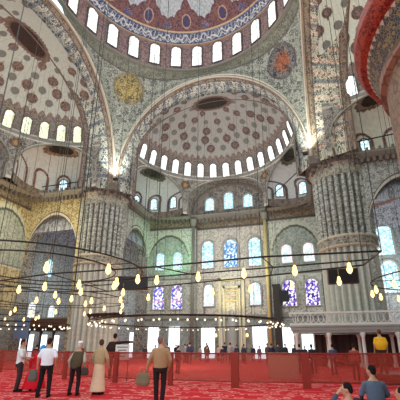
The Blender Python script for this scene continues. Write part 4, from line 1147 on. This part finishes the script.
# ------------------------------------------------------------------ camera, light, colour management
cam = bpy.data.cameras.new('camera'); co = bpy.data.objects.new('camera', cam); col.objects.link(co)
cam.sensor_width = 36; cam.lens = 340 / 400 * 36; cam.clip_end = 300
cam.shift_x = (200 - 209.6) / 400; cam.shift_y = (237.7 - 200) / 400
co.location = (8.913, -20.341, 1.6); co.rotation_euler = (PI / 2 + .308, 0, .263)
scn.camera = co
w = bpy.data.worlds.new('world'); scn.world = w; w.use_nodes = True
bg = w.node_tree.nodes['Background']; bg.inputs[0].default_value = (.78, .94, 1.0, 1); bg.inputs[1].default_value = 2.2
def lamp(kind, name, loc, power, c, size=.5, rot=None, spot=None):
    l = bpy.data.lights.new(name, kind); l.energy = power; l.color = c
    if kind in ('POINT', 'SPOT'): l.shadow_soft_size = size
    if kind == 'AREA': l.size = size
    if spot: l.spot_size = spot; l.spot_blend = .8
    o = bpy.data.objects.new(name, l); col.objects.link(o); o.location = loc
    if rot: o.rotation_euler = rot
    return o
def aim(o, target):
    d = Vector(target) - o.location; o.rotation_euler = d.to_track_quat('-Z', 'Y').to_euler()
# floodlights on the ledge at the feet of the pendentives
for sx in (-1, 1):
    o = lamp('SPOT', 'ledge_floodlight', (sx * 10.0, 9.9, 19.6), 3200, (.9, 1, .95), .1, spot=R(75)); aim(o, (sx * 11.6, 11.6, 24.5))
# green lamp washing the left section of the far wall, golden ones on the recess and corner column
o = lamp('SPOT', 'green_lamp', (-6.5, 19.0, 9.5), 2200, (.35, 1, .55), .3, spot=R(95)); aim(o, (-8.6, 22.6, 15.5))
o = lamp('SPOT', 'gold_lamp', (4.0, 20.5, 7.5), 900, (1, .8, .25), .2, spot=R(50)); aim(o, (5.0, 22.5, 14))
o = lamp('SPOT', 'gold_lamp', (0, 20.5, 5.5), 800, (1, .85, .4), .3, spot=R(70)); aim(o, (0, 24, 8))
o = lamp('POINT', 'warm_lamp', (-17.5, 7.0, 14.0), 1500, (1, .82, .5), .6)
o = lamp('POINT', 'dome_daylight', (0, 0, 30), 5000, (.95, .98, 1), 3.0)  # unseen fill point added in mid-air to brighten the dome
o = lamp('POINT', 'half_dome_daylight', (0, 13, 22.5), 1500, (.95, .98, 1), 2.0)  # unseen fill points added below the three half domes to brighten them
o = lamp('POINT', 'half_dome_daylight', (-14, 0, 22.5), 1500, (.98, 1, .95), 2.0)
o = lamp('POINT', 'half_dome_daylight', (14, 0, 22.5), 1500, (1, 1, .95), 2.0)
for x, y, z, p_ in ((-18, 18, 8, 1300), (18.5, 18.5, 9, 2600), (0, 17, 11, 1700)):
    lamp('POINT', 'window_daylight', (x, y, z), p_, (.85, .95, 1), 1.5)  # unseen fill points added to lift the corner chambers and far bay
o = lamp('POINT', 'chandelier_light', (-2, 6, 4.2), 2500, (1, .88, .66), 2.0)
o = lamp('POINT', 'chandelier_light', (6.5, -9, 4.2), 180, (1, .88, .66), 1.5)
scn.view_settings.view_transform = 'Standard'; scn.view_settings.look = 'None'
scn.view_settings.gamma = 1; scn.view_settings.use_curve_mapping = False
scn.view_settings.exposure = -0.3
scn.cycles.use_denoising = True; scn.cycles.max_bounces = 8; scn.cycles.diffuse_bounces = 5
scn.cycles.caustics_reflective = False; scn.cycles.caustics_refractive = False
scn.cycles.sample_clamp_indirect = 6
